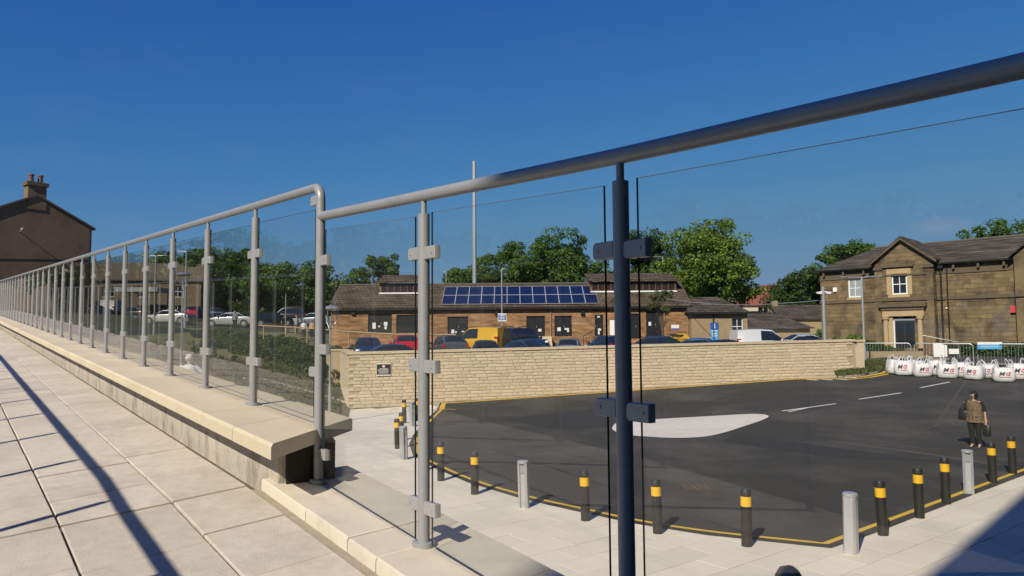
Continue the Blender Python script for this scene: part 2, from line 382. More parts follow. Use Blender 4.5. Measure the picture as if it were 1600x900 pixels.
# grass bank on the left, up to the far streets
bank_o = sheet('grass_bank', [(-7.2, 18), (-6.7, 30), (-8.0, 36.6), (-8.3, 37.2), (RET.x, RET.y), (-14, 60), (-20, 95), (-20, 180), (-160, 180), (-160, 20), (-40, 20), (-16, 17)],
               bank, GRASS, 2.0, kind='structure')
cpz = lambda x, y: -1.85 + (max(0, min(y, 66) - 42) / 24.0) * 0.85
sheet('car_park', [(-8.0, 37.5), (19.3, 42.0), (23, 44), (23.5, 66), (22, 120), (-20.0, 120), (-14, 60), (RET.x + .1, RET.y)], cpz, ASPH, 3.0, kind='structure')
# left street with parked cars
sheet('street', [(-48, 70), (-18.6, 70), (-20, 84), (-50, 84)], bank, ASPH, 2.5, lift=0.03, kind='structure')

YP = [(690, 640), (676, 654), (655, 680), (650, 694), (657, 712), (690, 730), (742, 752), (830, 778), (915, 797), (1000, 815), (1110, 832), (1290, 851)]
YP2 = [(1340, 832), (1410, 806), (1500, 772), (1600, 735)]
yl = [GR(*p) for p in YP]; yl2 = [GR(*p) for p in YP2]
far_dir = (yl2[-1] - yl2[0]).normalized()
edge = [Vector((p.x, p.y, 0)) for p in yl + yl2] + [Vector((yl2[-1].x, yl2[-1].y, 0)) + Vector((far_dir.x, far_dir.y, 0)) * d for d in (6, 14, 30)]
def offset_poly(P, d):
    out = []
    for i, p in enumerate(P):
        t = (P[min(i + 1, len(P) - 1)] - P[max(i - 1, 0)]).normalized(); out.append(p + Vector((t.y, -t.x, 0)) * d)
    return out
edge_out = offset_poly(edge, 0.22)    # asphalt runs a little beyond the yellow line
verge_px = [(1312, 591), (1345, 588), (1372, 583), (1386, 577), (1392, 570)]
verge = [GR(*p) for p in verge_px]
wall_u = (WR - WL).normalized(); wall_n = Vector((wall_u.y, -wall_u.x, 0))
road_pts = [(p.x, p.y) for p in edge_out] + [(62, 60), (40, 56), (23.2, 49), (21.6, 44.5)] + [(p.x, p.y) for p in reversed(verge)] + \
           [((WL + wall_u * d).x, (WL + wall_u * d).y) for d in (24, 18, 12, 6)] + [((WL + wall_u * 4.6).x, (WL + wall_u * 4.6).y)]
sheet('road', road_pts, gz, ASPH, 1.5, lift=0.014, kind='structure')

# paved base and slabs of the lower pavement
pave_out = [(-1.0, 3.0), (30, 3.0), (70, 50), (60, 56), (20, 22), (-3, 36.4), (-8.25, 37.05), (-7.95, 36.6), (-6.6, 30), (-9.5, 18), (-1.2, 6)]
pav = sheet('pavement', pave_out, gz, BED, 2.5, lift=-0.05, kind='structure')

def inside(pt, poly):
    x, y = pt; c = False; n = len(poly)
    for i in range(n):
        x1, y1 = poly[i]; x2, y2 = poly[i - 1]
        if (y1 > y) != (y2 > y) and x < (x2 - x1) * (y - y1) / (y2 - y1) + x1: c = not c
    return c
slab_dir = Vector((math.sin(R_(52)), math.cos(R_(52)), 0)); slab_nrm = Vector((-slab_dir.y, slab_dir.x, 0))
SA, SB = 0.9, 0.6
cells = []
for j in range(-10, 75):
    for i in range(-30, 60):
        c = slab_dir * ((i + (0.5 if j % 2 else 0)) * SA) + slab_nrm * (j * SB)
        x, y = c.x, c.y
        if y < 6.5 or x > 24 or (x > 0.72 * y + 1.2): continue
        if x < (-0.225 * y - 0.3 if y > 30.5 else -7.4) or y > 36.4 + .16 * (x + 8): continue
        if HD.dot(c) > -2 and NR.dot(c) < 1.2: continue
        corners = [c + slab_dir * (a * SA / 2) + slab_nrm * (b * SB / 2) for a in (-1, 1) for b in (-1, 1)]
        if all(inside((q.x, q.y), road_pts) for q in corners): continue
        cells.append((c.length, c))
cells.sort(key=lambda q: q[0])
slab_me = MB().cbox(-SA / 2 + .005, SA / 2 - .005, -SB / 2 + .005, SB / 2 - .005, -0.05, 0, 0.0012).mesh('paving_slab'); slab_me.materials.append(PAVE)
srz = math.atan2(slab_dir.y, slab_dir.x); stuff = MB()
for k, (d, c) in enumerate(cells):
    z = gz(c.x, c.y) + random.uniform(-.0025, .0025)
    if k < 300:
        o = link('paving_slab', slab_me, None, pav, (c.x, c.y, z)); o.rotation_euler = (random.uniform(-.002, .002), random.uniform(-.002, .002), srz)
    else:
        T = Matrix.Translation((c.x, c.y, z)) @ Matrix.Rotation(srz, 4, 'Z')
        stuff.cbox(-SA / 2 + .005, SA / 2 - .005, -SB / 2 + .005, SB / 2 - .005, -0.05, 0, 0.0012, T)
if stuff.f: stuff.build('paving_slabs', mat('pavement_slab_far', (0.66, 0.605, 0.50), 0.88, var=0.06, vscale=1.2, bump=.25, island=0.05), pav, kind='stuff')

# ---- road markings (thin sheets on the road)
def strip(name, pts, wd, m, lift=0.022, closed=False, **props):
    mb = MB(); P = [Vector((p.x, p.y, 0)) for p in pts]; Q = []
    for a, b in zip(P[:-1], P[1:]):           # refine so that it follows the slope
        nseg = max(1, int((b - a).length / 1.0))
        Q += [a.lerp(b, t / nseg) for t in range(nseg)]
    Q.append(P[-1])
    A, B = offset_poly(Q, wd / 2), offset_poly(Q, -wd / 2)
    for i in range(len(Q) - 1):
        mb.quad(*[Vector((q.x, q.y, gz(q.x, q.y) + lift)) for q in (A[i], A[i + 1], B[i + 1], B[i])])
    return mb.build(name, m, None, **props)
def catmull(P, n=6):
    out = []
    for i in range(len(P) - 1):
        a, b, c, d = P[max(i - 1, 0)], P[i], P[i + 1], P[min(i + 2, len(P) - 1)]
        for k in range(n):
            t = k / n; out.append(0.5 * ((2 * b) + (c - a) * t + (2 * a - 5 * b + 4 * c - d) * t * t + (3 * b - a - 3 * c + d) * t ** 3))
    out.append(P[-1]); return out
strip('yellow_line', catmull(yl) + yl2 + [edge[-3], edge[-2]], 0.11, YEL, kind='structure')
wl0 = [WL + wall_u * d - wall_n * -0.36 for d in (4.75, 8, 12, 16, 20, 24)]
strip('yellow_line', [yl[0]] + wl0 + [v + Vector((.1, -.25, 0)) for v in verge[:-1]], 0.26, YEL, kind='structure')
strip('yellow_line', [v + Vector((.15, -.75, 0)) for v in verge[:-1]], 0.2, YEL, kind='structure')
zz = [yl[0] + Vector((a, b, 0)) for a, b in ((-.5, -.15), (-.1, -.45), (.35, -.05), (.7, -.35))]
strip('yellow_line', zz, 0.10, YEL, 0.026, kind='structure')
for a, b in (((1222, 643), (1306, 631.5)), ((1342, 624.5), (1408, 614.5)), ((1438, 606.5), (1484, 597.5))):
    strip('lane_dash', [GR(*a), GR(*b)], 0.13, WHT, kind='structure')
strip('lane_dash', [GR(1232, 644.5), GR(1262, 638)], 0.10, WHT, 0.027, kind='structure')
isl_px = [(957, 668), (966, 661), (1000, 657.5), (1060, 654), (1130, 650), (1170, 648), (1192, 648.5), (1201, 651.5), (1192, 657), (1160, 668), (1128, 678), (1100, 683.5), (1060, 685.5), (1020, 684), (975, 680), (958, 673)]
isl = catmull([GR(*p) for p in isl_px] + [GR(*isl_px[0])], 4)[:-1]
MB().poly([Vector((p.x, p.y, gz(p.x, p.y) + 0.03)) for p in isl]).build('traffic_island', WHTD, kind='structure')
def patch(px, m, lift):
    pts = [GR(*p) for p in px]; sheet('dark_road_area', [(p.x, p.y) for p in pts], gz, m, 1.5, lift=lift, kind='structure')
patch([(785, 655), (870, 646), (960, 638), (955, 668), (905, 671), (860, 670)], ASPH2, 0.018)  # area of darker tarmac
patch([(1130, 690), (1150, 680), (1360, 707), (1600, 742), (1600, 700), (1640, 690), (1640, 725), (1600, 733), (1480, 722), (1340, 712), (1200, 699)][:5] + [(1600, 722), (1400, 720), (1280, 713)], ASPH2, 0.018)  # dark band painted on the road for reflections in the railing glass
strip('road_seam', [GR(1384, 685), GR(1461, 667), GR(1512, 592)], 0.09, ASPH3, 0.020, kind='structure')
strip('road_seam', [GR(1295, 690), GR(1460, 712), GR(1560, 728)], 0.35, ASPH3, 0.0205, kind='structure')
ORANGE = mat('orange_spray', (0.22, 0.095, 0.055), 0.8, var=0.1)
omb = MB()
for k in range(7):
    a = GR(1064 + k * 6, 757 + (k % 2) * 2); b = GR(1074 + k * 6, 768 - (k % 3) * 1.5)
    d = (b - a).normalized(); n_ = Vector((d.y, -d.x, 0)) * .010
    omb.quad(*[Vector((q.x, q.y, gz(q.x, q.y) + .021)) for q in (a - n_, b - n_, b + n_, a + n_)])
omb.build('spray_mark', ORANGE, kind='structure')
# verge beyond the end of the wall, with its kerb
vz = lambda x, y: gz(x, y) + 0.16
vpts = [(p.x, p.y) for p in verge] + [(22.4, 46.5), (19.4, 46.2), (18.2, 41.8)]
sheet('grass_verge', vpts, vz, GRASS, 1.0, kind='structure')
vk = MB()
for a, b in zip(verge[:-1], verge[1:]):
    d = (b - a); d.z = 0; n_ = Vector((-d.y, d.x, 0)).normalized() * 0.14
    z0, z1 = gz(a.x, a.y), gz(b.x, b.y)
    A = [Vector((q.x, q.y, z)) for q, z in ((a, z0), (b, z1), (b + n_, z1), (a + n_, z0))]
    vk.hexa([q - Vector((0, 0, .2)) for q in A] + [q + Vector((0, 0, .13)) for q in A])
vk.build('verge_kerb', mat('grey_kerb', (0.33, 0.31, 0.28), .85, var=.1), kind='structure')

def fz(x, y):   # forecourt of the stone building
    return gz(x, y) + 0.03
sheet('forecourt', [(20, 49.5), (62, 60.5), (90, 130), (22.5, 130), (21, 66)], lambda x, y: min(-1.72 + max(0, y - 49.5) * 0.05, -1.15), TAN, 3, kind='structure')

# ------------------------------------------------------------------ the raised walkway
S0, S1 = -1.0, 62.0
body = MB()
for a, b in ((S0, 3.9), (3.9, S1)):
    P = [W(a, -0.98, -5), W(b, -0.98, -5), W(b, 1.85, -5), W(a, 1.85, -5)]
    T = [W(a, -0.98, zp(a, -0.98) - .045), W(b, -0.98, zp(b, -0.98) - .045), W(b, 1.84, zp(b, 1.33) - .045), W(a, 1.84, zp(a, 1.33) - .045)]
    body.hexa(P + T)
walk = body.build('walkway', BED, kind='structure')
terr = MB()
for a, b in ((-12, 3.9), (3.9, S1)):
    terr.hexa([W(a, -30, -5), W(b, -30, -5), W(b, -0.985, -5), W(a, -0.985, -5), W(a, -30, zp(a, -1) + .02), W(b, -30, zp(b, -1) + .02), W(b, -0.985, zp(b, -1) - .01), W(a, -0.985, zp(a, -1) - .01)])
terr.build('terrace', mat('terrace_grass', (0.075, 0.085, 0.035), .95, var=.2, vscale=2), kind='structure')
# slabs: strips along the walkway; skewed joints
strips = [(-0.97, -0.51), (-0.51, -0.045), (-0.045, 0.43), (0.43, 0.90), (0.90, 1.272)]
rs = random.Random(3); n_slab = 0; far = MB()
def slab(mb, s0, s1, p0, p1, dz, tl):
    g = 0.005
    def P(s, p, d): return W(s + 0.10 * (p - 0.9), p, zp(s, p) + d + tl * (s - s0))
    c = .004
    A = [(s0 + g, p0 + g), (s1 - g, p0 + g), (s1 - g, p1 - g), (s0 + g, p1 - g)]
    B = [(s0 + g + c, p0 + g + c), (s1 - g - c, p0 + g + c), (s1 - g - c, p1 - g - c), (s0 + g + c, p1 - g - c)]
    i = len(mb.v)
    mb.v += [tuple(P(s, p, -.045)) for s, p in A] + [tuple(P(s, p, dz - c)) for s, p in A] + [tuple(P(s, p, dz)) for s, p in B]
    mb.f.append((i + 8, i + 9, i + 10, i + 11))
    for k in (0, 4):
        for j in range(4): mb.f.append((i + k + j, i + k + (j + 1) % 4, i + k + 4 + (j + 1) % 4, i + k + 4 + j))
big = [3.87, 9.2, 14.5, 19.8, 25.1, 30.4, 35.7, 41, 46.3, 51.6, 61]
todo = []
for k, (p0, p1) in enumerate(strips):
    s = 3.87
    seq = {0: .45, 1: .4, 2: .55, 3: .62, 4: .53}[k]
    while s > -0.9:                    # towards the viewer
        d = seq if s == 3.87 else rs.choice((.45, .5, .55, .6))
        todo.append((s - d, s, p0, p1)); s -= d
    for b0, b1 in zip(big[:-1], big[1:]):
        s = b0 + 0.012
        while s < b1 - 0.013:
            d = rs.choice((.3, .3, .45, .45, .6))
            e = s + d
            if b1 - e < 0.25: e = b1 - 0.012
            todo.append((s, e, p0, p1)); s = e
todo.sort(key=lambda q: abs(q[0] - 2) + (6 if q[3] < 0 else 0))
for s0, s1, p0, p1 in todo:
    dz = rs.uniform(-.003, .003); tl = rs.uniform(-.004, .004)
    if n_slab < 300:
        mb = MB(); slab(mb, s0, s1, p0, p1, dz, tl); mb.build('paving_slab', SLAB, walk); n_slab += 1
    else: slab(far, s0, s1, p0, p1, dz, tl)
far.build('paving_slabs', mat('walk_slab_far', (0.545, 0.495, 0.415), 0.85, var=0.06, vscale=3, bump=.4, bscale=130, island=0.07), walk, kind='stuff')
chan = MB()
for a, b in ((S0, 0), (0, 1), (1, 2), (2, 3), (3, 3.86)):
    chan.hexa([W(a, 1.268, zp(a, 1.27) - .06), W(b, 1.268, zp(b, 1.27) - .06), W(b, 1.3245, zp(b, 1.27) - .06), W(a, 1.3245, zp(a, 1.27) - .06),
               W(a, 1.268, zp(a, 1.27) - .010), W(b, 1.268, zp(b, 1.27) - .010), W(b, 1.3245, zp(b, 1.27) - .018), W(a, 1.3245, zp(a, 1.27) - .018)])
chan.build('drain_channel', mat('channel_mortar', (.36, .31, .24), .95, var=.18, vscale=14, bump=.4, bscale=90), walk)
# kerb stones of the near section
kj = [3.86, 3.27, 2.83, 2.58, 2.08, 1.55, 1.05, .55, .05, -.45, -.95]
for a, b in zip(kj[1:], kj[:-1]):
    mb = MB(); dz = rs.uniform(-.003, .003)
    def P(s, p, d, a=a, b=b): return W(s + 0.16 * (p - 1.325), p, zc(s) + d)
    s0, s1 = a + .003, b - .003
    prof = [(1.325, -.12), (1.325, -.014), (1.328, -.005), (1.334, -.001), (1.84, 0.0), (1.85, -.01), (1.85, -.12)]
    i = len(mb.v); m_ = len(prof)
    for ss in (s0, s0 + .004, s1 - .004, s1):
        for (p, d) in prof: mb.v.append(tuple(P(ss, p, d + dz - (.003 if ss in (s0, s1) else 0))))
    for r in range(3):
        for j in range(m_ - 1): mb.f.append((i + r * m_ + j, i + r * m_ + j + 1, i + (r + 1) * m_ + j + 1, i + (r + 1) * m_ + j))
    mb.f.append(tuple(i + j for j in range(m_))); mb.f.append(tuple(i + 3 * m_ + j for j in reversed(range(m_))))
    mb.build('kerb_stone', KERBM, walk, smooth=True, angle=30)
# low parapet wall carrying the further railing
wallp = thing('parapet_wall', 'low concrete wall with sandy coping stones under the long glass railing', 'wall', W(3.5, 1.55, zp(3.5, 1.4)))
inv = Matrix.Translation(-wallp.location)
def WL_(s, p, z): return W(s, p, z) - wallp.location
pj = [3.72, 9.21, 14.52, 19.8, 25.1, 30.4, 35.7, 41, 46.3, 51.6, 61]
for a, b in zip(pj[:-1], pj[1:]):
    mb = MB(); a2, b2 = a + .006, b - .006; n = 6
    for k in range(n):
        q0, q1 = a2 + (b2 - a2) * k / n, a2 + (b2 - a2) * (k + 1) / n
        mb.hexa([WL_(q0, 1.365, -2.6 + .05 * q0), WL_(q1, 1.365, -2.6 + .05 * q1), WL_(q1, 1.665, -2.6 + .05 * q1), WL_(q0, 1.665, -2.6 + .05 * q0),
                 WL_(q0, 1.365, zcop(q0) - .07), WL_(q1, 1.365, zcop(q1) - .07), WL_(q1, 1.665, zcop(q1) - .07), WL_(q0, 1.665, zcop(q0) - .07)])
    mb.build('plinth', PLINTH, wallp)
mb = MB(); mb.hexa([WL_(3.70, 1.40, zc(3.7) - .1), WL_(3.716, 1.40, zc(3.7) - .1), WL_(3.716, 1.66, zc(3.7) - .1), WL_(3.70, 1.66, zc(3.7) - .1),
                    WL_(3.70, 1.40, zcop(3.7) - .075), WL_(3.716, 1.40, zcop(3.7) - .075), WL_(3.716, 1.66, zcop(3.7) - .075), WL_(3.70, 1.66, zcop(3.7) - .075)])
mb.build('damp_proof_membrane', BITUM, wallp)
sc = 3.36; k = 0
while sc < 60.5:
    d = 0.57 if sc < 24 else 1.8
    mb = MB(); c = .012
    sk0 = .84 if k == 0 else max(0.0, .84 - .28 * k); sk1 = max(0.0, .84 - .28 * (k + 1))
    def P(e, p, dz):
        s = (sc + .002 + sk0 * (p - 1.2)) if e == 0 else (sc + d - .002 + sk1 * (p - 1.2))
        return WL_(s, p, zcop(s) + dz)
    lo, hi = 1.195, 1.86
    i = len(mb.v); prof = [(lo, -.072), (lo, -.014), (lo + .014, 0), (hi - .014, 0), (hi, -.014), (hi, -.072)]
    mb.v += [tuple(P(0, p, z)) for p, z in prof] + [tuple(P(1, p, z)) for p, z in prof]
    for j in range(6): mb.f.append((i + j, i + (j + 1) % 6, i + 6 + (j + 1) % 6, i + 6 + j))
    mb.f.append(tuple(i + j for j in range(6))); mb.f.append(tuple(i + 6 + j for j in reversed(range(6))))
    mb.build('coping_stone', COPM, wallp); sc += d; k += 1
for sj in (4.2, 6.4): pass

# ------------------------------------------------------------------ balustrades
PR = 1.55; TR = 0.0242
def clamp(parent, s, z, sgn, sl, rel):
    mb = MB()
    def T(q): return rel(s + sgn * (.063 + q.x), PR + q.y, z + q.z)
    w2, h2, t2 = .043, .0262, .015
    r_ = .013; pr = [(-w2, -h2)] + [(w2 - r_ + r_ * math.sin(a), -h2 + r_ - r_ * math.cos(a)) for a in (0, .52, 1.05, 1.57)] + [(w2 - r_ + r_ * math.cos(a), h2 - r_ + r_ * math.sin(a)) for a in (0, .52, 1.05, 1.57)] + [(-w2, h2)]
    pr = [(a * sgn, b) for a, b in pr]; ins = [(a * .94, b * .9) for a, b in pr]
    n = len(pr); i0 = len(mb.v)
    for d, P_ in ((-t2, ins), (-t2 + .003, pr), (t2 - .003, pr), (t2, ins)): mb.v += [tuple(T(Vector((a, d, b)))) for a, b in P_]
    for k in range(3):
        for q in range(n): mb.f.append((i0 + k * n + q, i0 + k * n + (q + 1) % n, i0 + (k + 1) * n + (q + 1) % n, i0 + (k + 1) * n + q))
    mb.f.append(tuple(i0 + q for q in range(n))); mb.f.append(tuple(i0 + 3 * n + q for q in range(n)))
    c = mb.build('clamp', CLAMP, parent)
    b = MB(); 
    b.tube([rel(s + sgn * .084, PR - t2 - .003, z), rel(s + sgn * .084, PR - t2 + .002, z)], .0055, 8)
    b.build('bolt', CLAMP, parent)
def railpost(root, s, zb, ztop, cl, clr, sides, stub=True):
    rel = lambda a, p, z: W(a, p, z) - root.location
    mb = MB(); t = ztop - TR - (.052 if stub else 0)
    mb.tube([rel(s, PR, zb), rel(s, PR, t)], TR, 20)
    if stub: mb.tube([rel(s, PR, t - .01), rel(s, PR, ztop - .01)], .0118, 12)
    post = mb.build('post', GREY, root, smooth=True)
    b = MB(); b.tube([rel(s, PR, zb - .006), rel(s, PR, zb + .012), rel(s, PR, zb + .014)], [.046, .046, .043], 24)
    b.build('base_plate', GREY, post, smooth=True)
    for sg in sides:
        for h in (cl if sg > 0 else clr): clamp(post, s, zb + h if h < 5 else h - 10, sg, .0, rel)
    return post
def pane(root, s0, s1, zb0, zb1, zt0, zt1, PG=PR):
    rel = lambda a, p, z: W(a, p, z) - root.location
    h = .004
    C = [(s0, zb0), (s1, zb1), (s1, zt1), (s0, zt0)]
    g = MB(); g.quad(*[rel(a, PG - h, z) for a, z in C]); g.quad(*[rel(a, PG + h, z) for a, z in C])
    me = bpy.data.meshes.new('glass_panel'); vs, fs = g.v, g.f
    i = len(vs)
    for k in range(4):
        a, b = C[k], C[(k + 1) % 4]
        q = [rel(a[0], PG - h, a[1]), rel(b[0], PG - h, b[1]), rel(b[0], PG + h, b[1]), rel(a[0], PG + h, a[1])]
        vs += [tuple(x) for x in q]; fs.append(tuple(range(i, i + 4))); i += 4
    me.from_pydata(vs, [], fs); me.materials.append(GLASS); me.materials.append(GEDGE)
    me.polygons.foreach_set('material_index', [0, 0, 1, 1, 1, 1]); me.update()
    return link('glass_panel', me, None, root)
# long upper section
def ztopL(s): return 0.797 + 0.0470 * (s - 3.66)
railL = thing('glass_balustrade', 'long glass railing with grey posts receding along the coping to the left', 'railing', W(4.69, PR, zcop(4.69)))
relL = lambda a, p, z: W(a, p, z) - railL.location
SPC = 1.075; pl = [3.66] + [4.69 + SPC * k for k in range(0, 48)]
rad = .07; path = [relL(pl[-1] + .3, PR, ztopL(pl[-1] + .3))] + [relL(s, PR, ztopL(s)) for s in (40, 30, 20, 12, 8, 6, 4.69, 4.0)]
for k in range(7):
    a = math.pi / 2 * k / 6; s = 3.66 + rad - rad * math.sin(a); path.append(relL(s, PR, ztopL(s) - rad + rad * math.cos(a)))
path.append(relL(3.66, PR, .50))
MB().tube(path, TR, 20).build('handrail', GREY, railL, smooth=True)
railpost(railL, 3.66, zc(3.66), .56, (10.0 - .196 + .018, 10.73), (.148, .68, 1.14), (1, -1), stub=False)
for s in pl[1:]: railpost(railL, s, zcop(s), ztopL(s), (.275, .955), (.272, .952), (1, -1))
for a, b in zip(pl[:-1], pl[1:]):
    zb = (lambda s: zcop(s) + .05)
    pane(railL, a + .062, b - .062, zb(a), zb(b), ztopL(a) - .115, ztopL(b) - .115)
# nearer lower section
def ztopR(s):
    T = [(-1.4, .452), (0.2, .478), (0.7, .495), (1.49, .525), (2.6, .582), (3.7, .639)]
    for (a, za), (b, zb_) in zip(T[:-1], T[1:]):
        if s <= b: return za + (zb_ - za) * (s - a) / (b - a)
    return T[-1][1]
railR = thing('glass_balustrade', 'nearest glass railing on the pale kerb, its thick grey handrail half in shade', 'railing', W(2.605, PR, zc(2.605)))
relR = lambda a, p, z: W(a, p, z) - railR.location
hp = [W(3.66, PR, ztopR(3.66)), W(3.1, PR, ztopR(3.1)), W(2.605, PR, ztopR(2.605)), W(2.0, PR, ztopR(2.0)), W(1.49, PR, ztopR(1.49)), W(1.0, PR, ztopR(1.0)), W(.5, PR, ztopR(.5)), W(-.3, PR, ztopR(-.3)), W(-.9, PR, ztopR(-.9))]
MB().tube([p - railR.location for p in catmull(hp, 3)], TR, 20).build('handrail', GREY, railR, smooth=True)
pr_ = [2.605, 1.49, .25, -.80]
for s in pr_: railpost(railR, s, zc(s), ztopR(s), (.155, .715, 1.175), (.15, .71, 1.17), (1, -1))
for a, b in zip(pr_ + [0], [3.66] + pr_):
    if a == 0: continue
    pane(railR, a + .066, b - .066, zc(a) + .012, zc(b) + .012, ztopR(a) - .078, ztopR(b) - .078)
# opposite railing on the left edge of the walkway (behind the picture's edge; throws the shadows on the slabs)
railO = thing('handrail_fence', 'plain grey post railing along the opposite edge of the walkway', 'railing', W(4, -.86, zp(4, -.86)))
relO = lambda a, p, z: W(a, p, z) - railO.location
OP = -.86; zo = lambda s: zp(s, OP) + 1.47
mbo = MB().tube([relO(s, OP, zo(s)) for s in (-.9, .5, 2, 3.9, 6.35, 6.5, 11.0, 11.15, 16, 24, 40, 54)], TR, 14); mbo.build('handrail', GREY, railO, smooth=True)
pome = None
for k in range(46):
    s = 1.27 + 1.09 * (k - 1)
    m1 = MB().tube([relO(s, OP, zp(s, OP)), relO(s, OP, zo(s) - .06)], TR, 14).tube([relO(s, OP, zo(s) - .07), relO(s, OP, zo(s))], .012, 8)
    po = m1.build('post', GREY, railO, smooth=True)
    MB().tube([relO(s, OP, zp(s, OP) - .005), relO(s, OP, zp(s, OP) + .013)], .05, 20).build('base_plate', GREY, po, smooth=True)

# ------------------------------------------------------------------ retaining wall of split stone
RW = thing('retaining_wall', 'buff split-stone retaining wall with a flat coping beside the car park', 'wall', (WL.x, WL.y, -3.5))
TOPL, TOPR = -0.86, -0.44                    # underside of the coping at the two ends
wlen = (WR - WL).length
def FW(u, d, z): return WL + wall_u * u + wall_n * d + Vector((0, 0, z)) - RW.location   # d towards the viewer
ru = (RET - WL); ru.z = 0; rlen = ru.length; ru.normalize(); rn = Vector((-ru.y, ru.x, 0))
def FR_(u, d, z): return WL + ru * u + rn * d + Vector((0, 0, z)) - RW.location
top = lambda u: TOPL + (TOPR - TOPL) * u / wlen
core = MB()
core.hexa([FW(.02, -.02, -5), FW(wlen, -.02, -5), FW(wlen, -.40, -5), FW(.02, -.40, -5), FW(.02, -.02, top(0)), FW(wlen, -.02, top(wlen)), FW(wlen, -.40, top(wlen)), FW(.02, -.40, top(0))])
core.hexa([FR_(.02, -.02, -5), FR_(rlen, -.02, -5), FR_(rlen, -.40, -5), FR_(.02, -.40, -5), FR_(.02, -.02, TOPL), FR_(rlen, -.02, TOPL), FR_(rlen, -.40, TOPL), FR_(.02, -.40, TOPL)])
core.hexa([FR_(rlen, .0, -5), FR_(rlen + .4, .0, -5), FR_(rlen + .4, .9, -5), FR_(rlen, .9, -5), FR_(rlen, .0, TOPL), FR_(rlen + .4, 0, TOPL), FR_(rlen + .4, .9, TOPL), FR_(rlen, .9, TOPL)])
core.build('wall_core', MORT, RW)
rb = random.Random(5); CH = 0.168; nb = 0; bst = MB(); stones = {}
def rock(mb, ln, h, jit, T):
    g = .005; m = .03; c = [(0 + g, 0 + g), (ln - g, 0 + g), (ln - g, h - g), (0 + g, h - g)]
    f = [(m, m * .8), (ln - m, m * .8), (ln - m, h - m * .8), (m, h - m * .8)]
    i = len(mb.v)
    for (a, b) in c: mb.v.append(tuple(T(Vector((a, -.03, b)))))
    for (a, b) in c: mb.v.append(tuple(T(Vector((a, .004, b)))))
    for k, (a, b) in enumerate(f): mb.v.append(tuple(T(Vector((a + jit[k] * .5, (.017 + jit[k + 4] * .6), b)))))
    mb.v.append(tuple(T(Vector((ln * (.5 + jit[0] * 4), .023 + jit[1] * .6, h / 2)))))
    for k in (0, 4):
        for j in range(4): mb.f.append((i + k + j, i + k + (j + 1) % 4, i + k + 4 + (j + 1) % 4, i + k + 4 + j))
    for j in range(4): mb.f.append((i + 8 + j, i + 8 + (j + 1) % 4, i + 12))
for ln in (.30, .45, .60, .75):
    for v in range(3):
        mb = MB(); rock(mb, ln, CH, [rb.uniform(-.010, .010) for _ in range(8)], lambda q: q)
        me = mb.mesh('stone_block'); me.materials.append(BRICKM); stones[(ln, v)] = me
plan = []
for k in range(19):
    u = 0.02 - (0.2 if k % 2 else 0); 
    while u < wlen - .1:
        ln = rb.choice((.30, .45, .45, .60, .60, .75)); u0 = max(u, .0); ln2 = ln
        z = TOPL - CH * (k + 1) + (TOPR - TOPL) * u0 / wlen
        if u + ln <= wlen and u >= 0 and z > gz((WL + wall_u * u).x, (WL + wall_u * u).y) - .15: plan.append((u, ln, z, 0))
        u += ln
    u = 0.02 - (0.0 if k % 2 else 0.2)
    while u < rlen - .1:
        ln = rb.choice((.30, .45, .60))
        z = TOPL - CH * (k + 1); q = WL + ru * u
        if u >= 0 and u + ln <= rlen + .05 and z > bank(q.x - .3, q.y) - .3: plan.append((u, ln, z, 1))
        u += ln
plan.sort(key=lambda q: q[0] + (q[3] * 8))
rzw = math.atan2(wall_u.y, wall_u.x); rzr = math.atan2(ru.y, ru.x)
for (u, ln, z, side) in plan:
    if side == 0:
        # local frame: x along, y towards viewer (negative wall normal mirrored), z up
        M4 = Matrix(((wall_u.x, wall_n.x, 0, 0), (wall_u.y, wall_n.y, 0, 0), (0, 0, 1, 0), (0, 0, 0, 1))); P0 = FW(u, 0, z)
        if nb < 300:
            o = link('stone_block', stones[(ln, rb.randrange(3))], None, RW); nb += 1
            # mirror free rotation: blocks are symmetric, turn them half round so their proud face looks out
            o.matrix_local = Matrix.Translation(FW(u + ln, 0, z)) @ Matrix.Rotation(rzw + math.pi, 4, 'Z')
        else:
            rock(bst, ln, CH, [rb.uniform(-.010, .010) for _ in range(8)], lambda q: FW(u + q.x, q.y, z + q.z))
    else:
        rock(bst, ln, CH, [rb.uniform(-.010, .010) for _ in range(8)], lambda q: FR_(u + q.x, q.y, z + q.z))
bst.build('stone_blocks', BRICKS, RW, kind='stuff')
n = 18
for k in range(n):
    a, b = wlen * k / n - (.06 if k == 0 else 0), wlen * (k + 1) / n + (.06 if k == n - 1 else 0)
    mb = MB(); za, zb_ = top(a) + .001, top(b) + .001; lo, hi = .07, -.47
    mb.hexa([FW(a + .003, lo, za), FW(b - .003, lo, zb_), FW(b - .003, hi, zb_), FW(a + .003, hi, za), FW(a + .003, lo, za + .10), FW(b - .003, lo, zb_ + .10), FW(b - .003, hi, zb_ + .13), FW(a + .003, hi, za + .13)])
    mb.build('coping_stone', WCOP, RW)
for k in range(8):
    a, b = rlen * k / 8 + (.08 if k == 0 else 0), rlen * (k + 1) / 8
    mb = MB(); mb.box(0, 1, 0, 1, 0, 1, lambda q: FR_(a + .003 + q.x * (b - a - .006), .07 - .54 * q.y, TOPL + .002 + .10 * q.z)); mb.build('coping_stone', WCOP, RW)
mb = MB(); mb.box(0, 1, 0, 1, 0, 1, lambda q: FR_(rlen - .05 + .5 * q.x, -.02 + 1.0 * q.y, TOPL + .004 + .10 * q.z)); mb.build('coping_stone', WCOP, RW)
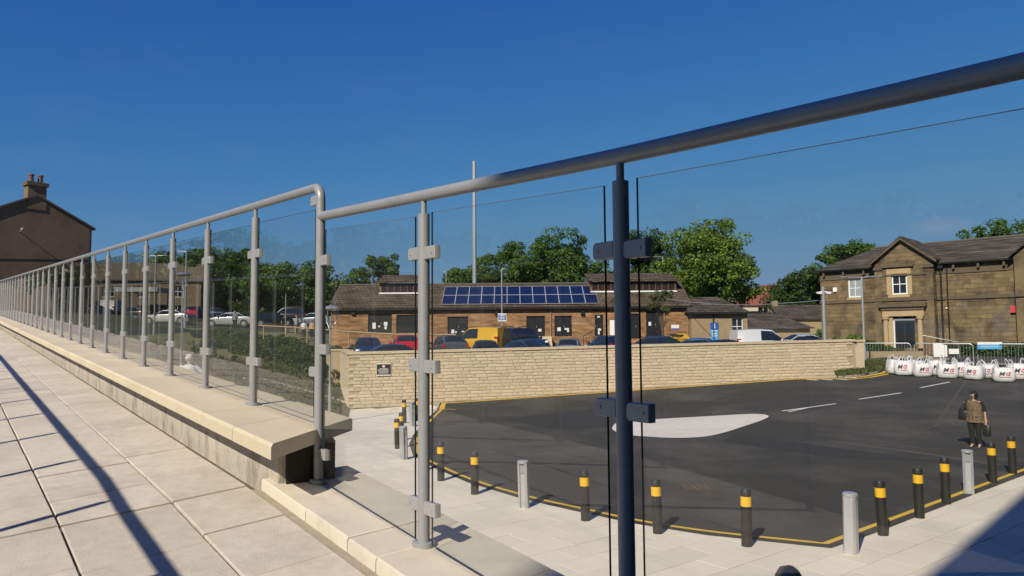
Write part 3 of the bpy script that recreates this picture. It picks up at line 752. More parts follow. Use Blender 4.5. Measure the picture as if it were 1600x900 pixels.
mb = MB(); mb.box(wlen - .0, wlen + .62, -.36, -.10, -5, TOPR - .02, lambda q: FW(q.x, q.y, q.z)); mb.build('end_pier', BRICKS, RW)
mb = MB(); mb.box(wlen + .062, wlen + .68, -.42, -.04, TOPR - .018, TOPR + .09, lambda q: FW(q.x, q.y, q.z)); mb.build('coping_stone', WCOP, RW)

# black notice fixed to the wall
def uw(px):  # distance along the wall seen at photo column px
    k = px_x(px); return (k * WL.y - WL.x) / (wall_u.x - k * wall_u.y)
FONT = None
def text(name, s, size, m, parent, T, shear=0.0, depth=0.004, align='CENTER', bold=0.0):
    cu = bpy.data.curves.new(name, 'FONT'); cu.body = s; cu.size = size; cu.align_x = align; cu.align_y = 'CENTER'; cu.shear = shear
    cu.extrude = depth; cu.offset = bold; cu.resolution_u = 2
    o = bpy.data.objects.new(name, cu); COL.objects.link(o)
    dg = bpy.context.evaluated_depsgraph_get(); me = bpy.data.meshes.new_from_object(o.evaluated_get(dg))
    bpy.data.objects.remove(o); bpy.data.curves.remove(cu); me.materials.clear(); me.materials.append(m)
    r = link(name, me, None, parent); r.matrix_local = T; return r
SIGNK = mat('sign_black', (0.02, 0.02, 0.022), .35, var=0); SIGNW = mat('sign_white', (0.75, 0.75, 0.74), .4, var=0)
SIGNR = mat('sign_red', (0.55, 0.05, 0.05), .4, var=0); SIGNB = mat('sign_blue', (0.03, 0.11, 0.42), .35, var=0); SIGNLB = mat('sign_light_blue', (0.10, 0.36, 0.68), .35, var=0)
us = uw(599.5); zs = (526.9 - 577) / FPX * (WL + wall_u * us).y
t = thing('notice', 'small black notice with a red and white disc on the buff stone wall', 'sign', WL + wall_u * us + wall_n * .05 + Vector((0, 0, zs)), rzw)
mb = MB(); mb.box(-.35, .35, -.02, 0, -.31, .31); mb.build('plate', SIGNW, t)
mb = MB(); mb.box(-.34, .34, -.026, -.0205, -.25, .27); mb.build('black_field', SIGNK, t)
mb = MB(); mb.tube([(0, -.026, .16), (0, -.030, .16)], .085, 16); mb.build('disc', SIGNW, t)
mb = MB()
for k in range(16):
    a0, a1 = 2 * math.pi * k / 16, 2 * math.pi * (k + 1) / 16
    mb.quad(*[(math.cos(a) * r, -.0325, .16 + math.sin(a) * r) for a, r in ((a0, .055), (a1, .055), (a1, .083), (a0, .083))])
mb.build('ring', SIGNR, t)
mb = MB()
for k in range(5):
    z = .035 - k * .056; hw = (.20, .27, .28, .22, .25)[k]; x = -hw
    while x < hw - .03:
        ww = rb.uniform(.03, .07); mb.box(x, min(x + ww, hw), -.031, -.0265, z, z + .027); x += ww + .015
mb.build('lettering', SIGNW, t)

# ------------------------------------------------------------------ bollards along the road edge
def black_bollard():
    t = thing('bollard', '', 'bollard')
    mb = MB(); mb.tube([(0, 0, -.05), (0, 0, .66)], .088, 16); mb.tube([(0, 0, .81), (0, 0, .90), (0, 0, .925)], [.088, .088, .078], 16); mb.build('post', BLACKP, t, smooth=True)
    mb = MB(); mb.tube([(0, 0, .655), (0, 0, .815)], .0895, 16); mb.build('band', YELB, t, smooth=True)
    mb = MB(); mb.tube([(0, 0, .92), (0, 0, .932)], .055, 12); mb.build('cap', mat('bollard_cap', (.03, .035, .045), .25, var=0), t, smooth=True)
    return t
def silver_bollard():
    t = thing('bollard', '', 'bollard')
    mb = MB()
    # fluted body: rounded outer shell with a recessed front channel
    prof = [(-.10, -.06), (-.10, .06), (-.07, .10), (.07, .10), (.10, .06), (.10, -.06), (.05, -.09), (.05, -.055), (-.05, -.055), (-.05, -.09)]
    n = len(prof); i = 0
    for z in (-.05, .90): mb.v += [(a, b, z) for a, b in prof]
    mb.f.append(tuple(reversed(range(n)))); mb.f.append(tuple(n + k for k in range(n)))
    for k in range(n): mb.f.append((k, (k + 1) % n, n + (k + 1) % n, n + k))
    mb.build('body', SILV, t)
    mb = MB(); mb.tube([(0, 0, .90), (0, 0, .935), (0, -.0, .95)], [(.118, .118), (.118, .118), (.10, .10)], 18); mb.build('cap', SILV, t, smooth=True)
    mb = MB(); mb.box(-.045, .045, -.075, -.052, .70, .86); mb.build('light_lens', mat('bollard_lens', (.25, .27, .29), .3, var=0), t)
    return t
pb, ps = black_bollard(), silver_bollard(); ub = us_ = False
BL = [('b', 652, 657, 'black bollard with yellow band nearest the stone wall'), ('s', 644, 666, 'aluminium bollard nearest the buff stone wall'),
      ('b', 632, 661, 'black bollard with yellow band left of the aluminium bollard by the wall'),
      ('b', 627, 688, 'black and yellow bollard mostly hidden behind the leftmost black bollard'), ('b', 621, 701, 'leftmost black bollard with a yellow band on the paving'),
      ('s', 631, 718, 'aluminium bollard beside the leftmost black bollard, near the railing post'), ('b', 661, 735, 'black bollard half hidden behind the slim grey railing post'),
      ('b', 689, 751, 'black bollard just right of the slim railing post'), ('b', 742, 772, 'black bollard between the railing post and a single aluminium bollard'),
      ('s', 819, 793, 'aluminium bollard standing alone in the middle of the black ones'), ('b', 915, 813, 'black bollard just left of the thick dark railing post'),
      ('b', 1028, 833, 'black bollard just right of the thick dark railing post'), ('b', 1167, 853, 'black bollard left of the corner in the yellow line'),
      ('s', 1330, 864, 'nearest aluminium bollard, at the corner of the yellow line'), ('b', 1380, 836, 'black bollard right beside the nearest aluminium bollard'),
      ('b', 1437, 809, 'black bollard second to the right of the corner aluminium bollard'), ('b', 1479, 787, 'black bollard just left of the aluminium bollard below the woman'),
      ('s', 1514, 772, 'aluminium bollard in front of the woman with the handbags'), ('b', 1552, 755, 'black bollard below the woman, right of an aluminium bollard'),
      ('b', 1583, 741, 'rightmost black bollard with a yellow band on the paving edge')]
fb = fs = True
for kind, px, py, lab in BL:
    p = GR(px, py)
    rz = 0.0
    if kind == 'b': o = pb if fb else dup(pb, p); fb = False
    else: o = ps if fs else dup(ps, p); fs = False
    if kind == 's':
        f = math.atan2(p.x, p.y); rz = {1330: 2.4 , 819: -.35, 1514: -.5}.get(px, .7)
    o.location = p; o.rotation_euler = (R_(random.uniform(-1.2, 1.2)), R_(random.uniform(-1.5, .5)), rz); o['label'] = lab
    o['group'] = 'black bollards with yellow bands' if kind == 'b' else 'aluminium bollards'

# ------------------------------------------------------------------ generic wall with openings
def wall_open(mb, T, u0, u1, z0, z1, holes, d0=0.0, d1=-0.3):
    us = sorted({u0, u1, *[h[0] for h in holes], *[h[1] for h in holes]}); zs_ = sorted({z0, z1, *[h[2] for h in holes], *[h[3] for h in holes]})
    for a, b in zip(us[:-1], us[1:]):
        run = None
        for c, d in zip(zs_[:-1], zs_[1:]):
            hole = any(h[0] <= a + 1e-6 and b <= h[1] + 1e-6 and h[2] <= c + 1e-6 and d <= h[3] + 1e-6 for h in holes)
            if not hole:
                if run is None: run = [c, d]
                else: run[1] = d
            if (hole or d == zs_[-1]) and run is not None:
                mb.box(a, b, d1, d0, run[0], run[1], lambda q: T(q.x, q.y, q.z)); run = None
    return mb
def simple_window(parent, T, u0, u1, z0, z1, fm, pm, bars=(1, 1), d=-.12, fw=.07):
    f = MB(); B = lambda a, b, c, e, x, y: f.box(a, b, c, e, x, y, lambda q: T(q.x, q.y, q.z))
    B(u0, u1, d - .05, d, z0, z0 + fw); B(u0, u1, d - .05, d, z1 - fw, z1); B(u0, u0 + fw, d - .05, d, z0 + fw, z1 - fw); B(u1 - fw, u1, d - .05, d, z0 + fw, z1 - fw)
    for k in range(bars[0]):
        c = u0 + (u1 - u0) * (k + 1) / (bars[0] + 1); B(c - .025, c + .025, d - .045, d - .005, z0 + fw, z1 - fw)
    for k in range(bars[1]):
        c = z0 + (z1 - z0) * (k + 1) / (bars[1] + 1); B(u0 + fw, u1 - fw, d - .045, d + .004, c - .03, c + .03)
    w_ = f.build('window', fm, parent)
    g = MB(); g.quad(*[T(a, d - .03, z) for a, z in ((u0 + fw, z0 + fw), (u1 - fw, z0 + fw), (u1 - fw, z1 - fw), (u0 + fw, z1 - fw))]); g.build('pane', pm, w_)
    return w_

# ------------------------------------------------------------------ long brick market hall with solar panels
YB = 68.0; BS = YB / FPX
bb = thing('brick_hall', 'long brown brick hall with tiled roof and black doors behind the car park', 'building', (0, YB, -1.0))
def TB(u, d, z): return Vector((u, -d, z + 1.0))          # d towards the viewer; z relative to eye level
bx = lambda px: (px - 800) * BS
bz = lambda px, py: (525.4 - .00757 * (px - 800) - py) * BS
X0, X1 = bx(517), bx(1077); EV = 2.66
openings = [(bx(575), bx(612), .42, 2.18), (bx(619), bx(655), .36, 2.05), (bx(699), bx(731), .05, 1.85), (bx(822), bx(851), -.05, 1.85), (bx(866), bx(893), -.05, 1.85),
            (bx(929), bx(942), -.05, 1.9), (bx(985), bx(999), -.3, 2.0), (bx(1009), bx(1036), -.3, 2.3)]
mb = MB(); wall_open(mb, TB, X0, X1, -1.6, EV, openings); 
mb.box(X0, X0 + .3, -8.2, -.301, -1.6, EV, lambda q: TB(q.x, q.y, q.z)); mb.box(X1 - .3, X1, -8.2, -.301, -1.6, EV, lambda q: TB(q.x, q.y, q.z))
mb.box(X0 + .3, X1 - .3, -8.2, -7.9, -1.6, EV, lambda q: TB(q.x, q.y, q.z))
for xx in (X0, X1 - .3):   # gables
    mb.prism([(0.0, EV), (-4.1, 5.0), (-8.2, EV)], xx, xx + .3, lambda q: TB(q.y, q.x, q.z))
mb.build('wall', BBRICK, bb)
kinds = ['double', 'shutter', 'double', 'double', 'double', 'single', 'double', 'double']
for (a, b, c, d), kd in zip(openings, kinds):
    m = MB()
    if kd == 'shutter':
        nn = 9
        for k in range(nn): m.box(a, b, -.16, -.12, c + (d - c) * k / nn, c + (d - c) * (k + .86) / nn, lambda q: TB(q.x, q.y, q.z))
        m.box(a, b, -.2, -.162, c, d, lambda q: TB(q.x, q.y, q.z)); m.build('shutter', DARK, bb)
    else:
        cs = [(a, b)] if kd == 'single' else [(a, (a + b) / 2 - .006), ((a + b) / 2 + .006, b)]
        for (e, f_) in cs:
            m = MB(); m.box(e, f_, -.17, -.12, c, d, lambda q: TB(q.x, q.y, q.z))
            for zz_ in (c + .12, (c + d) / 2): m.box(e + .08, f_ - .08, -.12, -.105, zz_, zz_ + (d - c) / 2 - .22, lambda q: TB(q.x, q.y, q.z))
            dr = m.build('door', DARK, bb)
        h_ = MB(); h_.box(cs[-1][0] + .05, cs[-1][0] + .09, -.12, -.07, (c + d) / 2 - .12, (c + d) / 2 + .05, lambda q: TB(q.x, q.y, q.z)); h_.build('handle', GALV, dr)
        l_ = MB(); l_.box(a - .1, b + .1, .002, .012, d, d + .14, lambda q: TB(q.x, q.y, q.z)); l_.build('lintel', mat('soldier_course', (.25, .14, .08), .9, var=.15), bb)
# papers stuck on the doors
pp = [(584, 509, .30, .55), (592, 510, .14, .16), (602, 506, .34, .34), (602, 512, .2, .3), (707, 518, .26, .34), (712, 519, .14, .14), (723, 518, .24, .1), (829, 516, .3, .24), (843, 516, .3, .24),
      (873, 514.5, .32, .34), (885, 514, .4, .16), (887, 517, .18, .2), (935, 495, .26, .14), (936, 515, .3, .2), (935, 520, .16, .3), (1015, 506, .24, .34)]
for px, py, ww, hh in pp:
    m = MB(); x, z = bx(px), bz(px, py); m.box(x - ww / 2, x + ww / 2, -.104, -.098, z - hh / 2, z + hh / 2, lambda q: TB(q.x, q.y, q.z)); m.build('paper_notice', SIGNW, bb)
m = MB(); x, z = bx(958), bz(958, 512); m.box(x - .35, x + .35, .003, .03, z - .9, z + .7, lambda q: TB(q.x, q.y, q.z)); m.build('notice_board', SIGNW, bb)
m = MB(); x, z = bx(1054), bz(1054, 512); m.box(x - .36, x + .36, .003, .03, z - .2, z + .26, lambda q: TB(q.x, q.y, q.z)); m.build('notice_board', SIGNW, bb)
m = MB(); m.box(x - .36, x + .36, .031, .036, z - .2, z - .05, lambda q: TB(q.x, q.y, q.z)); m.build('board_stripe', mat('sign_purple', (.16, .12, .35), .5, var=0), bb)
# wall lamps, downpipes, gutter
for px in (552, 776, 910):
    m = MB(); x, z = bx(px), bz(px, 488); m.prism([(-.18, -.25), (.18, -.25), (.10, .25), (-.10, .25)], .003, .22, lambda q: TB(x + q.x, q.y, z + q.z)); m.build('wall_lamp', DARK, bb)
for px in (860, 960, 1073):
    m = MB(); m.tube([TB(bx(px), .07, -1.2), TB(bx(px), .07, EV - .1)], .05, 8); m.build('downpipe', mat('downpipe', (.30, .21, .15) if px == 860 else (.03, .03, .03), .6, var=0), bb)
m = MB(); m.box(X0 - .1, X1 + .1, .28, .42, EV - .18, EV - .04, lambda q: TB(q.x, q.y, q.z)); m.build('gutter', DARK, bb)
m = MB(); m.box(X0, X1, .003, .27, EV - .16, EV - .05, lambda q: TB(q.x, q.y, q.z)); m.build('soffit', DARK, bb)
def roofslab(x0, x1, d0, z0, d1, z1, name, m_, th=.14):
    m = MB(); m.hexa([TB(x0, d0, z0), TB(x1, d0, z0), TB(x1, d1, z1), TB(x0, d1, z1), TB(x0, d0, z0 + th), TB(x1, d0, z0 + th), TB(x1, d1, z1 + th), TB(x0, d1, z1 + th)]); return m.build(name, m_, bb)
RZ = 5.0
roofslab(X0 - .2, X1 + .2, .40, EV - .02, -4.1, RZ, 'roof', ROOFT); roofslab(X0 - .2, X1 + .2, -8.6, EV - .02, -4.105, RZ, 'roof', ROOFT)
m = MB(); m.tube([TB(X0 - .2, -4.1, RZ + .13), TB(X1 + .2, -4.1, RZ + .13)], .11, 8); m.build('ridge_tiles', ROOFD, bb)
# clerestory boxes on the roof
for (pa, pb_) in ((592, 658), (923, 1058)):
    a, b = (pa - 800) * 70 / FPX, (pb_ - 800) * 70 / FPX
    m = MB(); m.box(a, b, -5.6, -2.3, 3.9, 5.15, lambda q: TB(q.x, q.y, q.z)); c_ = m.build('clerestory_wall', BBRICK, bb)
    m = MB(); m.box(a + .15, b - .15, -2.299, -2.25, 4.28, 5.10, lambda q: TB(q.x, q.y, q.z)); cl = m.build('clerestory_glazing', mat('brown_glazing', (.035, .022, .018), .2, var=.3, vscale=1.5), bb)
    nn = max(4, int((b - a) / .62))
    for k in range(nn + 1):
        m = MB(); xx = a + .15 + (b - a - .3) * k / nn; m.box(xx - .04, xx + .04, -2.249, -2.2, 4.28, 5.10, lambda q: TB(q.x, q.y, q.z)); m.build('mullion', mat('brown_frame', (.10, .06, .045), .6, var=.1), cl)
    m = MB(); m.box(a, b, -2.3, -1.9, 4.1, 4.24, lambda q: TB(q.x, q.y, q.z)); m.build('white_sill', WHITE, bb)
    m = MB(); m.hexa([TB(a - .2, -1.9, 5.15), TB(b + .2, -1.9, 5.15), TB(b + .2, -6.0, 6.1), TB(a - .2, -6.0, 6.1), TB(a - .2, -1.9, 5.32), TB(b + .2, -1.9, 5.32), TB(b + .2, -6.0, 6.27), TB(a - .2, -6.0, 6.27)])
    m.build('clerestory_roof', ROOFT, bb)
    m = MB()
    for xx in (a, b - .25): m.prism([(-2.31, 5.149), (-5.6, 5.149), (-5.6, 5.98)], xx, xx + .25, lambda q: TB(q.y, q.x, q.z))
    m.build('clerestory_gable', BBRICK, bb)
# solar panels: two rows of twelve, lying on the roof slope
sl = Vector((0, 4.5, RZ - EV + .02)).normalized(); nrm = Vector((0, -sl.z, sl.y))
sol = thing('solar_array', 'two rows of dark blue solar panels on the brick hall roof', 'solar panels', (bx(812), YB + 1, 3.2))
xa, xb = bx(690), bx(935); pw = (xb - xa) / 12; ph = 1.98
base = Vector((0, YB - .40 + .05, EV + .14))
for r in range(2):
    for k in range(12):
        o = base + sl * (.12 + r * (ph + .03)) + nrm * .10 + Vector((xa + k * pw, 0, 0)) - sol.location
        ex, ey = Vector((1, 0, 0)), sl
        def T(q): return o + ex * q.x + ey * q.y + nrm * q.z
        m = MB(); m.box(.03, pw - .03, .03, ph - .03, 0, .035, T); p_ = m.build('solar_panel', SOLAR, sol)
        f = MB(); f.box(.005, pw - .005, .005, .03, 0, .05, T); f.box(.005, pw - .005, ph - .03, ph - .005, 0, .05, T); f.box(.005, .03, .03, ph - .03, 0, .05, T); f.box(pw - .03, pw - .005, .03, ph - .03, 0, .05, T)
        f.build('frame', ALU, p_)
# steps and railings by the right hand doors
for px, lab in ((908, 'dark metal stair railing by the narrow black door'), (1003, 'dark metal stair railing by the tall black doors')):
    t = thing('stair_railing', lab, 'railing', (bx(px), YB - 1.6, -1.0))
    m = MB()
    m.tube([(0, 0, 0), (0, 0, .95), (1.3, 0, 1.75), (1.3, 0, .0)], .035, 6); m.build('frame', DARK, t)
    for k in range(4):
        m = MB(); m.tube([(.26 * (k + 1), 0, .1), (.26 * (k + 1), 0, .95 + .16 * (k + 1))], .018, 6); m.build('bar', DARK, t)
for (pa, pb_, zt, lab, hh) in ((813, 860, -.02, 'low pale block wall beside the dark four by four', .9), (925, 945, -.05, 'brick steps below the narrow black door', 1)):
    t = thing('steps' if hh == 1 else 'low_wall', lab, 'steps' if hh == 1 else 'wall', (bx((pa + pb_) / 2), YB - 1, -1.0)); hw = (pb_ - pa) / 2 * BS
    for k in range(3):
        m = MB(); m.box(-hw, hw, -1.4 + .45 * k, .98, .32 * k - .2 if k == 0 else .32 * k, .32 * (k + 1)); m.build('step' if hh == 1 else 'block_course', BBRICK if hh == 1 else WCOP, t)

# ------------------------------------------------------------------ small stone kiosk right of the hall
t = thing('stone_kiosk', 'small stone pavilion with a hipped slate roof beside the brick hall', 'building', (bx(1115), 67, -1.0))
def TK(u, d, z): return Vector((u, -d, z + 1.0))
k0, k1 = -2.35, 2.75
m = MB(); wall_open(m, TK, k0, k1, -1.2, 2.0, [(1.35, 2.35, -.1, 1.55)], 0, -.3); m.box(k0, k0 + .3, -4.6, -.301, -1.2, 2.0, lambda q: TK(q.x, q.y, q.z)); m.box(k1 - .3, k1, -4.6, -.301, -1.2, 2.0, lambda q: TK(q.x, q.y, q.z)); m.build('wall', TAN, t)
m = MB(); e = .35
A = [TK(k0 - e, e, 2.0), TK(k1 + e, e, 2.0), TK(k1 + e, -5, 2.0), TK(k0 - e, -5, 2.0)]; B = [TK(k0 + .2, -2.4, 3.55), TK(k1 - 2.0, -2.4, 3.55)]
m.poly([A[0], A[1], B[1], B[0]]); m.poly([A[1], A[2], B[1]]); m.poly([A[2], A[3], B[0], B[1]]); m.poly([A[3], A[0], B[0]]); m.poly([A[3], A[2], A[1], A[0]])
m.build('roof', SLATE, t)
m = MB(); m.box(k0 - e, k1 + e, e - .001, e + .1, 1.86, 2.02, lambda q: TK(q.x, q.y, q.z)); m.build('gutter', DARK, t)
simple_window(t, TK, 1.35, 2.35, -.1, 1.55, WHITE, PANE, (1, 1))
m = MB(); m.tube([TK(-.35, .08, -1.1), TK(-.35, .08, 1.9)], .06, 8); m.build('downpipe', DARK, t)
s_ = thing('blue_notice', 'blue notice with white markings on the stone pavilion wall', 'sign', (bx(1110) , 66.93, .35))
m = MB(); m.box(-.36, .36, -.04, 0, -.85, .1); m.build('lower_plate', SIGNLB, s_); m = MB(); m.box(-.36, .36, -.042, 0, .101, .75); m.build('upper_plate', SIGNB, s_)
m = MB(); m.box(-.08, .08, -.052, -.0425, .22, .45); m.sphere((0, -.046, .56), .09, 8, 5, (1, .1, 1)); m.box(-.25, .25, -.05, -.0405, -.05, .03); m.box(-.22, .22, -.05, -.0405, -.3, -.22); m.box(-.26, .26, -.05, -.0405, -.5, -.42); m.build('lettering', SIGNW, s_)

# ------------------------------------------------------------------ stone civic building on the right
A0 = Vector((25, 60, 0)); E = Vector((.7071, -.7071, 0)); NO = Vector((-.7071, -.7071, 0))
cv = thing('civic_building', 'old sooty two-storey stone building with gabled entrance bay and slate roof', 'building', A0 + Vector((0, 0, -1.2)))
def TC(u, d, z): return E * u + NO * d + Vector((0, 0, z + 1.2))
GZ, EVC = -1.8, 5.05; UL, UR, UB0, UB1 = .2, 13.6, 4.65, 8.65
def blocks(T, u0, u1, z0, z1, holes, ch=.31, seed=1):
    r = random.Random(seed); m = MB(); z = z0; k = 0
    while z < z1 - .05:
        h = min(ch, z1 - z); u = u0 - r.uniform(0, .3)
        while u < u1:
            ln = r.uniform(.45, .85); a, b = max(u, u0), min(u + ln, u1); u += ln
            if b - a < .06: continue
            segs = [(a, b)]
            for hl in holes:
                if hl[2] < z + h - .02 and hl[3] > z + .02:
                    ns = []
                    for (p, q) in segs:
                        if hl[1] <= p or hl[0] >= q: ns.append((p, q))
                        else:
                            if hl[0] - p > .05: ns.append((p, hl[0]))
                            if q - hl[1] > .05: ns.append((hl[1], q))
                    segs = ns
            for (p, q) in segs:
                d = r.uniform(.015, .045); m.box(p + .008, q - .008, -.05, d, z + .008, z + h - .008, lambda v: T(v.x, v.y, v.z))
        z += h; k += 1
    return m
hw1 = [(2.4, 3.44, 2.85, 4.3)]
m = MB(); wall_open(m, TC, UL, UB0, GZ, EVC, hw1, 0, -.4); wall_open(m, TC, UB1, UR, GZ, EVC, [], 0, -.4)
m.box(UL, UL + .4, -8, -.401, GZ, EVC, lambda q: TC(q.x, q.y, q.z)); m.box(UR - .4, UR, -8, -.401, GZ, EVC, lambda q: TC(q.x, q.y, q.z)); m.box(UL, UR, -8.4, -8.001, GZ, EVC, lambda q: TC(q.x, q.y, q.z))
m.build('wall', STONEB, cv)
blocks(TC, UL, UB0, GZ, 4.3, hw1, seed=2).build('stone_blocks', STONE, cv, kind='stuff')
blocks(TC, UB1, UR, GZ, 4.3, [], seed=3).build('stone_blocks', STONE, cv, kind='stuff')
def TBY(u, d, z): return TC(u, d + .7, z)
hb = [(5.84, 6.92, 2.9, 4.45), (5.85, 7.3, -1.1, 1.25)]
m = MB(); wall_open(m, TBY, UB0, UB1, GZ, 5.4, hb, 0, -.4); m.box(UB0, UB0 + .4, -.7, -.401, GZ, 5.4, lambda q: TBY(q.x, q.y, q.z)); m.box(UB1 - .4, UB1, -.7, -.401, GZ, 5.4, lambda q: TBY(q.x, q.y, q.z))
mid = (UB0 + UB1) / 2
m.prism([(UB0, 5.401), (UB1, 5.401), (mid, 7.0)], -.4, 0, lambda q: TBY(q.x, q.y, q.z)); m.build('bay_wall', STONEB, cv)
bl = blocks(TBY, UB0, UB1, GZ, 5.4, hb, seed=4)
z = 5.4
while z < 6.8:
    f_ = (z + .15 - 5.4) / 1.6; a, b = UB0 + (mid - UB0) * f_ + .05, UB1 - (UB1 - mid) * f_ - .05; u = a
    while u < b:
        e_ = min(u + random.uniform(.4, .7), b); bl.box(u + .008, e_ - .008, -.05, random.uniform(.015, .045), z + .008, z + .29, lambda v: TBY(v.x, v.y, v.z)); u = e_
    z += .3
bl.build('stone_blocks', STONE, cv, kind='stuff')
SIDE = lambda u, d, z: TC(UB1 + d, .7 - u, z)
blocks(SIDE, .0, .7, GZ, 5.4, [], seed=9).build('stone_blocks', STONE, cv, kind='stuff')
# courses, cornices
def course(name, u0, u1, z0, z1, pr_, T=TC, m_=None):
    m = MB(); m.box(u0, u1, -.04, pr_, z0, z1, lambda q: T(q.x, q.y, q.z)); return m.build(name, m_ or STONED, cv)
for (a, b, T) in ((UL - .05, UB0 - .001, TC), (UB1 + .001, UR + .03, TC), (UB0 - .04, UB1 + .05, TBY)):
    course('string_course', a, b, 2.42, 2.66, .12, T); course('frieze_course', a, b, 4.3, 4.42, .10, T)
course('frieze', UL, UB0, 4.42, 5.05, .03); course('frieze', UB1, UR, 4.42, 5.05, .03)
for k in range(9):
    u = UL + .3 + k * 1.55
    if UB0 - .2 < u < UB1 + .2: continue
    course('bracket', u, u + .14, 4.6, 5.0, .28)
course('gutter', UL - .3, UB0 - .25, 5.0, 5.12, .42, TC, DARK); course('gutter', UB1 + .25, UR + .05, 5.0, 5.12, .42, TC, DARK)
course('label_mould', 5.1, 7.4, 4.95, 5.12, .22, TBY); course('window_lintel', 5.5, 7.2, 4.46, 4.85, .06, TBY, STONEL); course('sill', 5.6, 7.1, 2.68, 2.88, .14, TBY, STONEL)
course('window_jamb', 5.50, 5.83, 2.9, 4.45, .055, TBY, STONEL); course('window_jamb', 6.93, 7.25, 2.9, 4.45, .055, TBY, STONEL)
course('sill', 2.3, 3.55, 2.665, 2.83, .1, TC, STONEL); course('window_lintel', 2.2, 3.65, 4.02 + .29, 4.415, .105, TC, STONED)
course('corbel', UB0 - .05, UB0 + .6, 4.8, 5.0, .16, TBY); course('corbel', UB1 - .6, UB1 + .08, 4.8, 5.0, .16, TBY)
m = MB(); m.tube([TBY(mid, .02, 5.25), TBY(mid, .09, 5.25)], .26, 14); m.build('roundel', STONED, cv)
m = MB(); m.tube([TBY(mid, .09, 5.25), TBY(mid, .12, 5.25)], .14, 12); m.build('roundel_boss', STONE, cv)
for u in (UB0 - .02, UB1 - .42): course('pilaster', u, u + .44, GZ, 2.42, .10, TBY, STONE)
for u in (UB0 - .02, UB1 - .42): course('pilaster', u, u + .44, 2.67, 4.3, .08, TBY, STONE)
# entrance surround
course('entablature', 4.95, 8.2, 1.95, 2.2, .42, TBY); course('entablature', 5.1, 8.05, 1.72, 1.949, .30, TBY, STONED); course('door_frieze', 5.15, 8.0, 1.27, 1.719, .22, TBY, STONEL)
for u in (5.15, 7.5): 
    m = MB(); m.tube([TBY(u + .22, .2, -1.1), TBY(u + .22, .2, 1.0), TBY(u + .22, .2, 1.05), TBY(u + .22, .2, 1.26)], [.19, .165, .24, .26], 12); m.build('column', STONEL, cv, smooth=True)
course('door_jamb', 5.5, 5.84, -1.1, 1.26, .07, TBY, STONEL)
simple_window(cv, TC, 2.4, 3.44, 2.85, 4.3, WHITE, PANEL_C, (1, 1), -.02, .10)
simple_window(cv, TBY, 5.84, 6.92, 2.9, 4.45, WHITE, PANE, (1, 1), -.03, .10)
m = MB(); m.box(5.86, 7.29, -.16, -.10, -1.1, .95, lambda q: TBY(q.x, q.y, q.z)); dr = m.build('door', DARK, cv)
for a, b in ((5.95, 6.52), (6.64, 7.2)):
    m = MB(); m.quad(*[TBY(p, -.097, q) for p, q in ((a, -.8), (b, -.8), (b, .8), (a, .8))]); m.build('pane', PANE, dr)
m = MB(); m.box(5.86, 7.29, -.12, -.05, .95, 1.1, lambda q: TBY(q.x, q.y, q.z)); m.build('door_head', GALV, cv)
m = MB(); m.box(5.845, 5.93, -.1, .02, -1.1, .95, lambda q: TBY(q.x, q.y, q.z)); m.build('door_edge', WHITE, cv)
for (u, d, r_) in ((UB1 + .35, .12, .07), (UB1 + .75, .10, .05)):
    m = MB(); m.tube([TC(u, d, GZ), TC(u, d, 5.0)], r_, 8); m.build('downpipe', DARK, cv)
m = MB(); m.box(UB1 + .2, UB1 + .55, .05, .3, 4.7, 5.02, lambda q: TC(q.x, q.y, q.z)); m.build('rainwater_hopper', DARK, cv)
m = MB(); m.box(1.25, 1.55, .046, .16, 3.35, 3.7, lambda q: TC(q.x, q.y, q.z)); m.build('alarm_box', WHITE, cv)
m = MB(); m.box(13.2, 13.5, .046, .22, 1.35, 1.8, lambda q: TC(q.x, q.y, q.z)); m.build('alarm_box', SIGNR, cv)
m = MB(); m.box(9.25, 9.35, .046, .14, 1.75, 1.85, lambda q: TC(q.x, q.y, q.z)); m.build('floodlight', WHITE, cv)
# roofs
RZC, RD = 7.05, -4.0
def poly_roof(name, faces, m_):
    m = MB()
    for f_ in faces: m.poly(f_)
    return m.build(name, m_, cv)
o_ = .45
e0, e1, e2, e3 = TC(UL - o_, o_, EVC + .02), TC(UR + .1, o_, EVC + .02), TC(UR + .1, -8 - o_, EVC + .02), TC(UL - o_, -8 - o_, EVC + .02)
r0, r1 = TC(UL + 3.0, RD, RZC), TC(UR + .1, RD, RZC)
poly_roof('roof', [[e0, e1, r1, r0], [e2, e3, r0, r1], [e3, e0, r0], [e1, e2, r1], [e3, e2, e1, e0]], SLATE)
m = MB(); m.tube([r0, r1], .12, 6); m.build('ridge_tiles', ROOFD, cv)
b0, b1, bm_ = TBY(UB0 - .35, .38, 5.26), TBY(UB1 + .35, .38, 5.26), TBY(mid, .38, 7.12)
c0, c1, cm = TBY(UB0 - .35, -4, 5.26), TBY(UB1 + .35, -4, 5.26), TBY(mid, -4, 7.12)
m = MB(); th = Vector((0, 0, .13))
m.hexa([b0, bm_, cm, c0, b0 + th, bm_ + th, cm + th, c0 + th]); m.hexa([bm_, b1, c1, cm, bm_ + th, b1 + th, c1 + th, cm + th]); m.build('bay_roof', SLATE, cv)
m = MB()
for (p, q) in ((b0, bm_), (b1, bm_)):
    u_ = (q - p)
    m.hexa([p + Vector((0, 0, -.16)), q + Vector((0, 0, -.16)), q + Vector((0, 0, -.16)) - NO * .12, p + Vector((0, 0, -.16)) - NO * .12, p - th * .02, q - th * .02, q - th * .02 - NO * .12, p - th * .02 - NO * .12])
m.build('bargeboard', STONED, cv)
